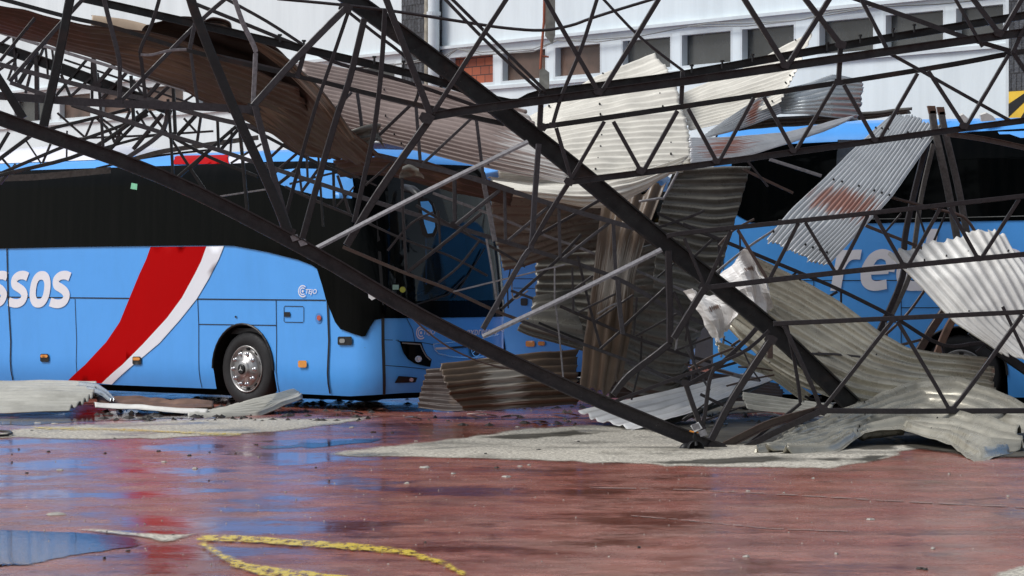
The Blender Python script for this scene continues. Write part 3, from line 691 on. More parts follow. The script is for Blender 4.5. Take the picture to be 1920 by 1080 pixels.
def ring_logo(sh, x, y, s_, parent, sx=.75):
    """round double-C mark with a dot"""
    for ro, ri, name in ((1, .80, 'logo_arc'), (.64, .46, 'logo_arc')):
        n = 26; a0, a1 = R(48), R(312)
        o_ = [(x+s_*sx*ro*math.cos(a0+(a1-a0)*i/n), y-s_*ro*math.sin(a0+(a1-a0)*i/n)) for i in range(n+1)]
        i_ = [(x+s_*sx*ri*math.cos(a0+(a1-a0)*i/n), y-s_*ri*math.sin(a0+(a1-a0)*i/n)) for i in range(n+1)]
        v = [sh.P(*sh.inv(*p), .014) for p in o_+i_]
        ob = mesh_obj(name, v, [(i, i+1, n+2+i, n+1+i) for i in range(n)], M['letter'], parent); sh.orient(ob)
    sh.patch('logo_dot', disc(x, y, s_*sx*.22, s_*.22, 10), .014, M['letter'], parent, .05)
def text_px(sh, body, x0, y0, x1, xh_px, parent, name='lettering', **k):
    a = sh.inv(x0, y0); b = sh.inv(x1, y0); q = proj(sh.P(a[0], a[1]+.1)); sc = abs(q[1]-proj(sh.P(*a))[1])/.1
    return sh.text(name, body, M['letter'], parent, (a[0], a[1], b[0], xh_px/sc), **k)
ring_logo(B1, 569, 546, 11.5, bus); text_px(B1, 'TEJO', 574, 550.5, 595, 8.5, bus, bold=.012)
ring_logo(B1, 788, 624, 12.5, bus); text_px(B1, 'TEJO', 793, 627, 815, 8.5, bus, bold=.012)
text_px(B1, 'rede expressos', 839, 629, 931, 10.5, bus, bold=.012)
text_px(B1, '470', 949, 606, 962, 7, bus, bold=.004)
# big lettering: the last three letters span x = 20..138
a = B1.inv(138, 577); b = B1.inv(20, 577); z0 = B1.inv(80, 577)[1]; xh = B1.inv(80, 508)[1]-z0
wl = (b[0]-a[0])/3*1.04
ad = (b[0]-a[0])/3*1.0
letters(B1, 'expressos', a[0]+ad*(8.82)+.05, z0, ad, xh, bus)
# headlight, fog light, grille strips, emblem
hl = P('headlight', [(748, 640), (775, 640.5), (789, 642), (793, 654), (799, 666), (808, 674), (805, 688), (790, 685), (775, 681), (763, 673), (755, 661)], .014, M['glass_black'], bus, .06)
LN('light_strip', [(752, 643), (786, 645.5), (790, 656), (797, 668), (805, 675)], 2.6, M['grey_plastic'], hl, .022)
P('reflector', disc(782, 673, 6.5, 6), .024, M['chrome'], hl, .05); P('reflector', disc(783, 673, 3, 3), .028, M['paper'], hl, .05)
fg_ = P('fog_light', [(746, 705), (762, 706), (781, 708), (777, 717), (739, 718)], .016, M['trim'], bus, .06); P('lens', disc(769, 712, 4, 3.5), .024, M['chrome'], fg_, .05)
LN('chrome_strip', [(811, 644), (813, 655), (821, 663), (848, 669), (886, 671), (905, 668), (940, 655)], 2.0, M['chrome'], bus, .016)
LN('chrome_strip', [(811, 645), (850, 641), (900, 635), (950, 628)], 1.6, M['chrome'], bus, .016)
LN('white_strip', [(815, 653.5), (841, 652.5)], 4, M['paper'], bus, .016); LN('grille_slot', [(841, 652.5), (880, 649)], 4, M['trim'], bus, .016)
em = P('front_emblem', disc(890, 655, 9.5, 13.5), .020, M['trim'], bus, .06)
dd = disc(890, 655, 9, 13); LN('ring', dd+[dd[0]], 1.8, M['chrome'], em, .030)
for q in ((890, 643), (883, 663), (898, 661)): LN('spoke', [(890, 655), q], 1.8, M['chrome'], em, .030)
# windscreen glass, frame, wiper, stickers
scr = [(.16, 1.26), (-.35, 1.26), (-2.0, 1.26), (B1.t_l+.08, 1.26), (B1.t_l+.08, 3.02), (-2.0, 3.08), (-.35, 3.08), (.16, 3.02)]
P('windscreen', scr, .012, M['glass'], bus, .15, inpx=False)
P('screen_band', [(.70, 2.97), (.1, 3.0), (-.35, 3.02), (-2.0, 3.02), (B1.t_l+.1, 2.97), (B1.t_l+.1, 3.16), (-2.0, 3.2), (-.35, 3.2), (.1, 3.2), (.70, 3.16)], .017, M['glass_black'], bus, .15, inpx=False)
P('screen_band', [(.18, 1.20), (-2.0, 1.20), (B1.t_l+.1, 1.20), (B1.t_l+.1, 1.42), (-2.0, 1.42), (.18, 1.42)], .017, M['glass_black'], bus, .15, inpx=False)
P('side_glass', [(B1.t_l-.40, 1.58), (B1.t_l-1.3, 1.58), (B1.t_l-1.3, 2.8), (B1.t_l-.40, 2.8)], .012, M['glass'], bus, .2, inpx=False)
P('sticker', [(249, 343), (260, 345), (259, 356), (247, 354)], .022, M['sticker_green'], bus, .1)
P('sticker', [(691, 548), (698, 546), (705, 549), (705, 559), (698, 563), (692, 558)], .022, M['paper'], bus, .05)
P('sticker', [(735, 534), (746, 534), (746, 543), (735, 543)], .022, plain('pale_green_sticker', (.30, .48, .40), .6), bus, .05)
P('sticker', disc(753, 543, 5.5, 5.5), .022, M['sticker_yellow'], bus, .05)
it = MB(); zf = Vector((0, 0, 1)); O, U, V = B1.O, B1.ub, B1.va
it.box(O+U*.75+V*1.27+zf*1.12, U*.35, V*1.1, zf*.16); it.box(O+U*.62+V*1.95+zf*1.33, U*.18, V*.38, zf*.07)
it.box(O+U*4+V*1.27+zf*1.0, U*3.4, V*1.15, zf*.04)
it.build('dashboard', M['dash'], bus)
t_ = MB(); c = O+U*1.0+V*1.95+zf*1.50; n_ = (U*.45+zf*.9).normalized(); a_ = V; b_ = n_.cross(a_)
t_.tube([c+(a_*math.cos(x)+b_*math.sin(x))*.23 for x in [2*math.pi*i/24 for i in range(25)]], .018, 6)
t_.tube([c-a_*.22, c+a_*.22], .015, 5); t_.tube([c, c-n_*.4], .03, 6); t_.build('steering_wheel', M['trim'], bus)
def seat(a, w_):
    s_ = MB(); c = O+U*a+V*w_+zf*1.05
    s_.box(c+zf*.42, U*.24, V*.22, zf*.07); s_.box(c+U*.26+zf*.85, U*.06, V*.22, zf*.40); s_.box(c+U*.26+zf*1.32, U*.05, V*.13, zf*.09); s_.box(c+zf*.17, U*.08, V*.08, zf*.2)
    s_.build('seat', M['seat'], bus)
for a, w_ in ((1.7, 1.95), (2.8, .5), (2.8, 2.0), (3.8, .5), (3.8, 2.0), (4.8, .5), (4.8, 2.0)): seat(a, w_)
# hanging mirror arm over the windscreen
mr = MB(); mp_ = [at(758, 352, 39.0), at(775, 356, 38.6), at(788, 368, 38.4), at(793, 382, 38.4)]
mr.tube(mp_, .05, 10); arm = mr.build('mirror_arm', M['trim'], bus, True)
mr = MB(); ring = [(783, 372), (800, 372), (812, 380), (818, 400), (820, 430), (815, 443), (800, 446), (792, 440), (786, 415)]
mr.prism([at(x, y, 38.35) for x, y in ring], (0, .14, 0)); hs_ = mr.build('mirror_housing', M['trim'], arm)
mr = MB(); ring = [(788, 378), (803, 377), (809, 385), (814, 405), (816, 425), (811, 437), (802, 438), (796, 420)]
mr.prism([at(x, y, 38.335) for x, y in ring], (0, .02, 0)); mr.build('mirror_cover', M['blue'], arm)
mr = MB(); mr.tube([B1.P(-.3, 1.36, .05), B1.P(-.9, 1.5, .05), B1.P(-1.3, 1.75, .05)], .012, 5); mr.tube([B1.P(-1.0, 1.45, .045), B1.P(-1.7, 2.1, .045)], .01, 5); mr.build('wiper', M['trim'], bus)
# roof unit
def hump(name, sh, a0, a1, w0, w1, h, m, parent):
    vs = []; fs = []; nx, ny = 22, 12
    for i in range(nx+1):
        for j in range(ny+1):
            x = i/nx*2-1; y = j/ny*2-1; k = max(0, (1-abs(x)**3.5))**.45*max(0, (1-abs(y)**3.5))**.45
            vs.append(sh.O+sh.ub*(a0+(a1-a0)*i/nx)+sh.va*(w0+(w1-w0)*j/ny)+Vector((0, 0, sh.H-.02+h*k)))
    for i in range(nx):
        for j in range(ny): a = i*(ny+1)+j; fs.append((a, a+1, a+ny+2, a+ny+1))
    return mesh_obj(name, vs, fs, m, parent, smooth=True)
def a_for(sh, px, w_, z):
    lo, hi = 0, 20
    for _ in range(40):
        mid = (lo+hi)/2; q = proj(sh.O+sh.ub*mid+sh.va*w_+Vector((0, 0, z)))
        if q[0] > px: lo = mid
        else: hi = mid
    return lo
hump('roof_unit', B1, a_for(B1, 285, 1.2, 3.5), a_for(B1, 285, 1.2, 3.5)+3.2, .42, 2.1, .26, M['white'], bus)

# --- the bus at the right
yaw2 = R(-20+0)   # front to the right, running slightly towards the camera
c0 = at(1337, 510, 40.0); c0.z = 0
L2 = 12.5; yw = R(20); ubk = Vector((-math.cos(yw), math.sin(yw), 0))
B2 = Shell(c0-ubk*L2, yw, L2, 3.72, 2.44)
t_w2 = B2.inv(1800, 688)[0]
bus2 = build_bus('bus', 'blue coach lettered rede on its side, half buried under twisted sheets at the right', B2, (t_w2, t_w2-6.3), screen=False)
P = B2.patch; LN = B2.line
P('window_band', [(1372, 398), (1390, 408), (1407, 417), (1453, 421), (1620, 419), (1760, 416), (1920, 413), (2060, 410), (2060, 232), (1920, 241), (1780, 250), (1640, 262), (1480, 270), (1390, 290), (1372, 300)], .010, M['glass_black'], bus2, .2)
P('pillar', [(1571, 262), (1640, 262), (1628, 418), (1566, 418)], .016, plain('dark_grey_glass', (.045, .055, .07), .1, spec=.4), bus2, .2)
LN('window_trim', [(1460, 412), (1700, 410), (1920, 405), (2060, 402)], 1.0, M['grey_plastic'], bus2, .016)
for px, wd in (([(1500, 526), (1760, 525.5), (2050, 525)], 1.6), ([(1690, 527), (1690, 700)], 1.6), ([(1690, 577), (1790, 577)], 1.6), ([(1526, 527), (1526, 690)], 1.4), ([(1357, 440), (1356, 520)], 1.4)): LN('panel_gap', px, wd, M['trim'], bus2)
a = B2.inv(1556, 545); b = B2.inv(1666, 545); xh = B2.inv(1620, 468)[1]-B2.inv(1620, 546)[1]
wl = (a[0]-b[0])/2*1.02
ad2 = (B2.inv(1603, 545)[0]-B2.inv(1671, 545)[0])*.98
letters(B2, 'rede', a[0], a[1], ad2, xh, bus2)
c = B2.inv(1845, 545); letters(B2, 'expressos', c[0], c[1], ad2, xh, bus2)
# snow-white torn lining stuck on its roof edge
for q in ([(1798, 218), (1806, 214), (1815, 222), (1812, 233), (1800, 232)], [(1838, 216), (1850, 212), (1862, 218), (1868, 226), (1840, 228)]):
    t_ = MB(); t_.prism([at(x, y, 38.9) for x, y in q], (0, .12, .02)); tag(t_.build('torn_lining', M['creamwhite']), 'scrap of torn white lining on the right bus roof, ' + ('the smaller left one' if q[0][0] < 1820 else 'the wider right one'), 'scrap')

# --- a third bus behind the first
c3 = at(1128, 510, 49); c3.z = 0
B3 = Shell(c3, R(43), 12.5, 3.5, 2.44)
bus3 = build_bus('bus', 'blue coach standing behind the nearest one, seen between its nose and the grey sheets', B3, (2.7, 9.0), screen=False)
B3.patch('window_band', [(.5, 2.44), (12.4, 2.44), (12.4, 3.2), (.5, 3.2)], .010, M['glass_black'], bus3, .3, inpx=False)
B3.patch('windscreen', [(.3, 1.5), (-2.3, 1.5), (-2.3, 3.1), (.3, 3.1)], .012, M['glass_black'], bus3, .2, inpx=False)
B3.line('panel_gap', [(1, 1.68), (12.4, 1.68)], .012, M['trim'], bus3, inpx=False)
B3.patch('side_marker', rr(987, 639, 1004, 650), .02, M['amber'], bus3, .06); B3.patch('side_marker', rr(1010, 640, 1023, 648), .02, M['amber'], bus3, .06)
B3.patch('flap_latch', rr(977, 559, 990, 573), .012, M['trim'], bus3, .06)
B3.line('panel_gap', [(963, 540), (1010, 541)], 1.2, M['trim'], bus3); B3.line('panel_gap', [(1055, 655), (1055, 670)], 1.8, M['trim'], bus3)
# ------------------------------------------------------------ steel members
def prof(kind, w_, h=None):
    h = h or w_; t = max(.006, w_*.14)
    if kind == 'L': return [(-w_*.5, w_*.5), (w_*.5, w_*.5), (w_*.5, -w_*.5), (w_*.5-t, -w_*.5), (w_*.5-t, w_*.5-t), (-w_*.5, w_*.5-t)]
    if kind == 'J': return [(-w_*.5, -w_*.5), (w_*.5, -w_*.5), (w_*.5, w_*.5), (w_*.5-t, w_*.5), (w_*.5-t, -w_*.5+t), (-w_*.5, -w_*.5+t)]
    if kind == 'C':      # channel, open towards the yard, lips top and bottom
        a, d, t = w_*.5, w_*.42, w_*.09; return [(d, a), (d, a-t), (-d*.2, a-t), (-d*.2, -a+t), (d, -a+t), (d, -a), (-d*.2-t, -a), (-d*.2-t, a)]
    if kind == 'D': a = w_*.5; return [(-a, a), (-a*.2, a), (a, -a*.1), (a, -a), (-a, -a)]
    if kind == 'O': return [(w_*.5*math.cos(2*math.pi*i/10), w_*.5*math.sin(2*math.pi*i/10)) for i in range(10)]
    b = w_*.1; a = w_*.5
    return [(-a+b, a), (a-b, a), (a, a-b), (a, -a+b), (a-b, -a), (-a+b, -a), (-a, -a+b), (-a, a-b)]
def smooth_pts(P, n=5):
    if len(P) < 3: return P
    out = []
    for i in range(len(P)-1):
        p0, p1, p2, p3 = P[max(i-1, 0)], P[i], P[i+1], P[min(i+2, len(P)-1)]
        for k in range(n):
            t = k/n; out.append(.5*((2*p1)+(-p0+p2)*t+(2*p0-5*p1+4*p2-p3)*t*t+(-p0+3*p1-3*p2+p3)*t**3))
    out.append(P[-1]); return out
def parse(line):
    """'name kind width material dd : x,y x,y ...' (width in photo pixels, dd = depth offset)"""
    a, b = line.split(':'); a = a.split(); pts = [tuple(float(q) for q in p.split(',')) for p in b.split()]
    return a[0], a[1], float(a[2]), a[3], float(a[4]) if len(a) > 4 else 0.0, pts
def truss(name, label, cat, df, lines, group=None, ground=None):
    """df(x, y) gives the depth of the truss plane"""
    L = [parse(l) for l in lines.strip().split('\n') if l.strip() and not l.strip().startswith('#')]
    x0, y0 = L[0][5][0]; base = at(x0, y0, df(x0, y0)); base.z = max(0, base.z)
    root = empty(name, base); tag(root, label, cat, group)
    for nm, kind, wpx, mat, dd, pts in L:
        P = [at(p[0], p[1], (p[2] if len(p) > 2 else df(p[0], p[1]))+dd) for p in pts]
        # slight bends, nothing is straight any more
        if len(P) == 2:
            d_ = P[1]-P[0]; l = d_.length
            if l > 1.0:
                off = Vector((random.uniform(-1, 1), random.uniform(-1, 1), random.uniform(-1, 1)))*.004*l
                P = smooth_pts([P[0], P[0]+d_*.5+off, P[1]], 4)
        else: P = smooth_pts(P, 4) if kind != 'K' else P
        w_ = wpx*P[0].y/F
        m = MB(); m.sweep(P, prof(kind, w_))
        o = m.build(nm, M[mat], root)
        if kind == 'O': o.data.polygons.foreach_set('use_smooth', [True]*len(o.data.polygons))
    # gusset plates where several bars meet
    ends = []
    for nm, kind, wpx, mat, dd, pts in L:
        if wpx < 7: continue
        for p, q in ((pts[0], pts[1]), (pts[-1], pts[-2])): ends.append((p[0], p[1], dd, wpx))
    used = []
    for e in ends:
        if len(used) > 24: break
        if not (5 < e[0] < 1915 and e[1] > 5) or any(math.hypot(e[0]-u[0], e[1]-u[1]) < 16 for u in used): continue
        if sum(1 for k in ends if math.hypot(e[0]-k[0], e[1]-k[1]) < 11) >= 2:
            used.append(e); c = at(e[0], e[1], df(e[0], e[1])+e[2]-.03); r = (e[3]+random.uniform(3, 8))*c.y/F*.75; m = MB(); a0 = random.uniform(-.3, .3)
            ring = [c+Vector((r*k_*math.cos(a0+t_), 0, r*.8*k_*math.sin(a0+t_))) for t_, k_ in ((.3, 1), (1.2, .8), (2.2, 1.05), (3.2, .9), (4.1, .8), (5.3, 1))]
            m.prism(ring, (0, -.008, 0)); m.build('gusset_plate', M['steel'], root)
    return root

# foreground girder: the long beam across the picture, the heavy beam crossing it, their pale ties
fg = lambda x, y: 31.6-.0006*(1345-x)
tr = truss('roof_girder', 'long dark girder slanting down to the ground, pale bars tying it to a heavier beam', 'girder', fg, '''
chord C 27 steel : 1345,843 1080,733 800,598 575,468 300,330 0,222 -120,172
heavy_beam C 34 steel_b 2.0 : 620,-30 760,72 905,182 1075,315 1240,452 1440,612 1600,762
chord C 15 steel_rust .35 : 1345,843 1400,815 1450,792 1540,768
chord L 11 steel .3 : 1367,856 1450,812 1537,772
tie_bar D 9 steel_pale .8 : 590,467 793,362 990,266
tie_bar D 9 steel_pale .8 : 905,631 1080,548 1240,468
tie_bar B 10 steel_grey 1.2 : 1010,270 1002,380 996,462 982,482 905,617
tie_bar B 12 steel 1.9 : 1253,470 1256,628 1248,650 1180,703 1150,740
tie_bar B 12 steel 1.1 : 1320,541 1263,634
tie_bar B 13 steel .5 : 1445,637 1375,745 1333,825
tie_bar B 10 steel_rust 1.0 : 1444,632 1444,672
tie_bar B 9 steel .6 : 1285,718 1300,762 1316,803
tie_bar B 7 steel .6 : 1340,688 1330,715 1324,760 1317,806
tie_bar L 8 steel .9 : 1290,721 1342,690 1396,640 1418,616
tie_bar L 6 steel .7 : 1155,752 1265,710 1385,665 1442,620
tie_bar B 6 steel 1.0 : 1475,610 1490,680 1500,748 1494,762 1440,803 1385,846
''')
for i, (x, y) in enumerate(((553, 446), (568, 455), (1305, 800), (1318, 812))):
    t_ = MB(); p = at(x, y, 31.1); t_.box(p, Vector((.035, 0, .01)), Vector((0, .02, 0)), Vector((-.012, 0, .028))); t_.build('cleat', M['steel_pale'], tr)

# upper left: heavy bars and bent posts standing above the near bus
truss('tall_truss', 'truss of thick dark bars and bent posts rising above the near bus roof', 'truss', lambda x, y: 32.6+.0006*(x-400), '''
chord L 15 steel_grey : -60,175 0,180 180,193 360,200 473,206
post B 17 steel_b -.2 : 137,-30 110,110 82,236
post B 18 steel_b -.5 : 350,-30 372,40 437,200 510,360 540,436
post B 16 steel_b -.2 : -20,120 15,175 44,222
post B 12 steel_grey -.1 : 478,198 495,262 516,340 534,405 545,437
web_bar B 13 steel_grey : 472,202 560,105 648,16
web_bar B 9 steel_pale : 434,-20 455,42 477,88 479,110 475,192
web_bar B 9 steel_grey : 192,-15 208,50 221,100 225,130 224,190
web_bar B 8 steel_grey .1 : 227,190 365,50 425,-4
web_bar B 8 steel_grey .1 : 18,153 158,-4
web_bar B 7 steel : 302,-12 285,45 264,92 266,120 273,184
web_bar B 6 steel : 0,115 66,34
web_bar B 12 steel -.3 : 683,36 655,150 625,240 567,447
web_bar B 9 steel -.3 : 722,16 715,130 703,235 690,300 664,417
web_bar B 7 steel : 654,20 620,120 585,223 535,408
web_bar B 9 steel : 571,96 558,145
web_bar B 6 steel_grey : 358,100 371,196
web_bar B 8 steel_grey : 366,44 356,92
web_bar B 5 steel_pale -.3 : 264,103 285,103 318,95 350,93
''')
# centre: large lattice running from upper centre to the right edge
R1 = lambda x, y: 32.2+.0005*(x-800)
truss('lattice_truss', 'upper lattice truss climbing from the centre to the right edge across the windows', 'truss', R1, '''
chord C 16 steel : 800,222 870,208 1280,153 1600,106 1940,58
chord L 10 steel_b .5 : 1017,238 1280,200 1727,131 1898,100 1960,92
chord C 12 steel : 1067,341 1280,314 1763,247 1960,221
post B 14 steel .1 : 807,222 710,360 650,460
post B 12 steel : 717,-20 755,80 807,215
web_bar B 9 steel : 811,214 952,-5
web_bar B 9 steel .1 : 1067,342 1030,400 996,460
web_bar B 6 steel .4 : 826,-10 920,86 1014,172
web_bar B 6 steel .5 : 843,-6 935,85 1022,170
web_bar B 8 steel : 1018,-10 1122,172
web_bar B 7 steel : 1122,-10 1090,90 1053,180 1036,235
web_bar B 5 steel .3 : 1127,-6 1200,70 1282,134
web_bar B 9 steel : 1240,-10 1130,170
web_bar B 10 steel : 1390,-10 1472,122
web_bar B 10 steel : 1560,-10 1477,122
web_bar B 10 steel : 1500,-14 1576,84
web_bar B 9 steel .1 : 1576,84 1572,154
web_bar L 9 steel .3 : 1585,-8 1700,32 1813,72 1900,98
web_bar B 7 steel .2 : 1615,0 1667,100
web_bar B 6 steel .2 : 1667,100 1727,133 1780,163 1900,230
web_bar B 9 steel : 1818,-10 1872,62
web_bar B 9 steel : 1920,-10 1881,58
web_bar B 6 steel : 1786,-10 1842,88
web_bar B 8 steel : 1898,98 1935,20
web_bar B 8 steel .1 : 1898,98 1940,160
web_bar B 10 steel .2 : 1015,176 1012,235
web_bar B 7 steel : 1133,228 1067,341
web_bar B 7 steel : 1150,228 1201,320
web_bar B 8 steel : 1270,208 1207,320
web_bar B 7 steel : 1290,204 1343,302
web_bar B 7 steel : 1413,184 1348,303
web_bar B 7 steel : 1432,182 1487,282
web_bar B 7 steel : 1565,159 1493,281
web_bar B 7 steel : 1582,159 1640,262
web_bar B 7 steel : 1720,138 1650,260
web_bar B 7 steel : 1740,133 1807,236
web_bar B 7 steel : 1890,104 1813,234
web_bar B 7 steel : 1043,240 1070,332
web_bar B 8 steel .1 : 1280,135 1277,195
''')
truss('lattice_truss', 'middle lattice truss crossing over the letters on the right bus, its chords gently climbing', 'truss', lambda x, y: 33.0, '''
chord B 9 steel : 1250,443 1300,435 1600,403 1960,363
chord B 10 steel : 1320,540 1600,508 1960,473
web_bar B 6 steel : 1283,447 1320,533
web_bar B 7 steel : 1370,433 1325,535
web_bar B 6 steel_rust : 1383,431 1438,523
web_bar B 7 steel : 1497,418 1443,523
web_bar B 6 steel : 1510,417 1566,510
web_bar B 7 steel : 1627,404 1572,511
web_bar B 7 steel : 1640,403 1694,498
web_bar B 7 steel : 1763,390 1703,498
web_bar B 7 steel : 1780,389 1833,484
web_bar B 7 steel : 1911,373 1840,484
''')
truss('lattice_truss', 'lowest lattice truss lying almost level over the crumpled sheets at the bottom right', 'truss', lambda x, y: 32.6, '''
chord B 9 steel : 1450,607 1650,598 1960,583
chord B 10 steel : 1540,770 1700,771 1960,770
web_bar B 8 steel : 1917,590 1823,720 1785,768
web_bar B 8 steel : 1674,600 1580,720 1541,769
web_bar B 7 steel : 1683,603 1753,720 1780,768
web_bar B 8 steel : 1470,610 1520,718 1540,768
web_bar B 6 steel : 1880,575 1940,700
''')
# thin twisted rods tangled in the middle
rng = random.Random(5); lines = []
for i in range(12):
    x = rng.uniform(880, 1400); y = rng.uniform(430, 700); a = rng.choice([.45, .5, -.6, -.75, 1.45, 1.6])+rng.uniform(-.15, .15); l = rng.uniform(40, 150)
    mx, my = x+l/2*math.cos(a)+rng.uniform(-7, 7), y+l/2*math.sin(a)+rng.uniform(-7, 7)
    lines.append('rod B %.1f %s %.2f : %d,%d %d,%d %d,%d' % (rng.uniform(2.5, 5), rng.choice(['steel', 'steel_b', 'steel_grey', 'steel_rust', 'steel_pale']), rng.uniform(-.4, .6), x, y, mx, my, x+l*math.cos(a), y+l*math.sin(a)))
truss('rod_tangle', 'tangle of thin snapped rods in front of the grimy grey sheets at the centre', 'rods', lambda x, y: 36.0, '\n'.join(lines))
lines = []
for i in range(18):
    x = rng.uniform(1180, 1560); y = rng.uniform(640, 790); a = rng.choice([.4, -.4, -.8, 1.2, .15])+rng.uniform(-.2, .2); l = rng.uniform(30, 110)
    lines.append('rod B %.1f %s %.2f : %d,%d %d,%d %d,%d' % (rng.uniform(2.5, 6), rng.choice(['steel', 'steel_b', 'steel_rust', 'steel_grey']), rng.uniform(-.3, 1.2), x, y, x+l/2*math.cos(a)+rng.uniform(-6, 6), y+l/2*math.sin(a)+rng.uniform(-5, 5), x+l*math.cos(a), y+l*math.sin(a)))
truss('rod_tangle', 'tangle of dark bent rods low down behind the girder end', 'rods', lambda x, y: 34.6, '\n'.join(lines))
# purlins
def purl(label, line, d):
    return truss('purlin', label, 'purlin', lambda x, y: d, line)
pr = purl('long dark purlin with small bolt clips sagging across the top of the picture', '''
beam C 15 steel_b : 150,-4 375,47 473,70 565,91 760,136 845,160 957,193 1010,177 1150,158 1280,140 1580,86 1940,26
''', 33.4)
for x, y in ((702, 112), (757, 121), (1297, 128), (1354, 120), (1411, 108), (1551, 86), (1613, 72), (1675, 60), (1714, 52), (525, 71), (570, 82)):
    t_ = MB(); p = at(x, y, 33.3); t_.lathe(p, (0, 0, 1), .012, [(0, -.05), (1, -.05), (1, .02), (2, .02), (2, .04), (0, .04)], 8); t_.build('bolt', M['steel_b'], pr)
purl('slim dark purlin running above the brown sheet and down behind the heavy beam', '''
beam L 8 steel_b : -20,-8 123,31 215,52 354,95 500,130 640,163 800,200 950,233
''', 33.8)
purl('narrow bar from the upper left that dips behind the tall bent posts', '''
beam B 7 steel : 363,6 565,88 640,121 760,153 907,204
''', 33.9)
purl('thin bar slanting from the top edge to the purlin joint left of centre', '''
beam B 6 steel : 420,-4 500,40 568,84
''', 33.6)
purl('thin dark rod hanging in a sagging curve across the top centre', '''
beam O 6 steel : 520,-2 637,9 737,21 880,43 950,53 1017,57 1070,48 1107,35 1170,15 1240,-6
''', 33.0)
purl('thin bar running from the heavy beam to the black column joint', '''
beam B 6 steel : 640,12 700,60 767,114 785,165 775,200
''', 33.9)
# truss in front of the windscreen and the grey sheets
MM = lambda x, y: 35.3+.0007*(900-x)*(1 if x < 900 else 0)
truss('fallen_truss', 'fallen truss sloping across the near bus windscreen and over the brown strip of sheet', 'truss', MM, '''
chord L 9 steel_grey : 0,121 179,167 283,188 381,217 568,258 764,304 860,327 913,343 1035,383 1200,431
chord L 8 steel_grey .5 : 20,155 90,180 146,198 250,231 319,254 396,277 516,317 668,367 820,415 922,446 1140,515 1254,578 1322,607
chord B 5 steel_pale 1.2 : 812,362 910,398 987,429 1079,462 1171,498 1292,549 1330,560
chord B 6 steel_rust .9 : 643,463 760,512 840,542 927,582 975,600
chord B 6 steel .9 : 1050,574 1117,603 1171,626 1265,659 1333,679
chord B 6 steel_grey 1.0 : 973,600 1125,657 1208,688 1258,711 1290,720
chord B 4 steel 1.0 : 560,362 658,404 760,450 841,479 914,517
web_bar B 7 steel_grey .2 : 852,325 853,421
web_bar B 6 steel : 764,510 830,458 902,400
web_bar B 7 steel_grey : 856,421 937,357
web_bar B 6 steel_grey : 946,352 948,450
web_bar B 9 steel_pale .1 : 906,336 916,390 928,452
web_bar B 5 steel : 754,323 756,400 762,508
web_bar B 6 steel_grey : 1033,384 952,452
web_bar B 6 steel_grey : 1048,392 1050,483
web_bar B 6 steel_grey : 1142,418 1056,485
web_bar B 7 steel_grey : 1150,420 1152,470 1154,506
web_bar B 6 steel .3 : 1010,440 1090,395 1150,360
web_bar B 5 steel .3 : 1083,480 1108,584 1127,653
web_bar B 9 steel_grey -.1 : 1158,525 1162,580 1168,626
web_bar B 4 steel : 1117,601 1187,553
web_bar B 4 steel : 1083,586 1154,551
web_bar B 5 steel : 1125,655 1162,622
web_bar B 4 steel : 1194,557 1188,628
web_bar B 6 steel : 1171,611 1210,575 1248,540
web_bar B 4 steel : 1192,630 1269,588
web_bar B 4 steel_pale : 1271,626 1267,657
web_bar B 4 steel : 1267,657 1333,632
web_bar B 3 steel_pale : 1040,501 1040,563
web_bar B 4 steel : 1073,501 1075,586
web_bar B 4 steel : 1077,542 1112,517
web_bar B 3 steel_pale : 850,547 952,522 1060,496
web_bar B 4 steel_pale : 912,448 924,515 934,580
web_bar B 6 steel .1 : 940,580 985,540 1040,492 1090,440
web_bar B 6 steel : 770,197 683,280
web_bar B 5 steel_grey : 883,223 793,307
web_bar B 6 steel_grey : 893,223 907,337
web_bar B 6 steel_grey : 780,197 788,303
web_bar B 6 steel_grey : 670,175 677,225 681,279
web_bar B 5 steel_grey : 660,173 608,225 581,254
web_bar B 6 steel_grey : 565,150 572,256
web_bar B 6 steel_grey : 552,148 487,217
web_bar B 6 steel_grey : 460,127 468,196
web_bar B 5 steel_grey : 447,125 381,196
web_bar B 6 steel : 1263,547 1281,590 1297,655 1301,690 1297,718
web_bar B 4 steel : 1298,560 1289,610 1285,640
web_bar B 4 steel : 685,348 735,304
web_bar B 3 steel : 616,308 706,348
web_bar B 3 steel_pale : 960,520 963,560 990,545
web_bar B 5 steel : 958,545 1000,560
web_bar B 4 steel : 727,470 770,420 812,398
web_bar B 4 steel : 900,450 860,500 822,530
web_bar B 4 steel .2 : 822,395 826,468
web_bar B 5 steel .2 : 780,385 850,425 935,470 985,500
''')
# purlin line along chords, upper bar of the same lattice
truss('purlin', 'flat grey chord bar running just under the tall posts towards the mauve sheet', 'purlin', lambda x, y: 34.3, '''
chord L 9 steel_grey : 350,93 500,127 640,163 790,200 945,233
''')
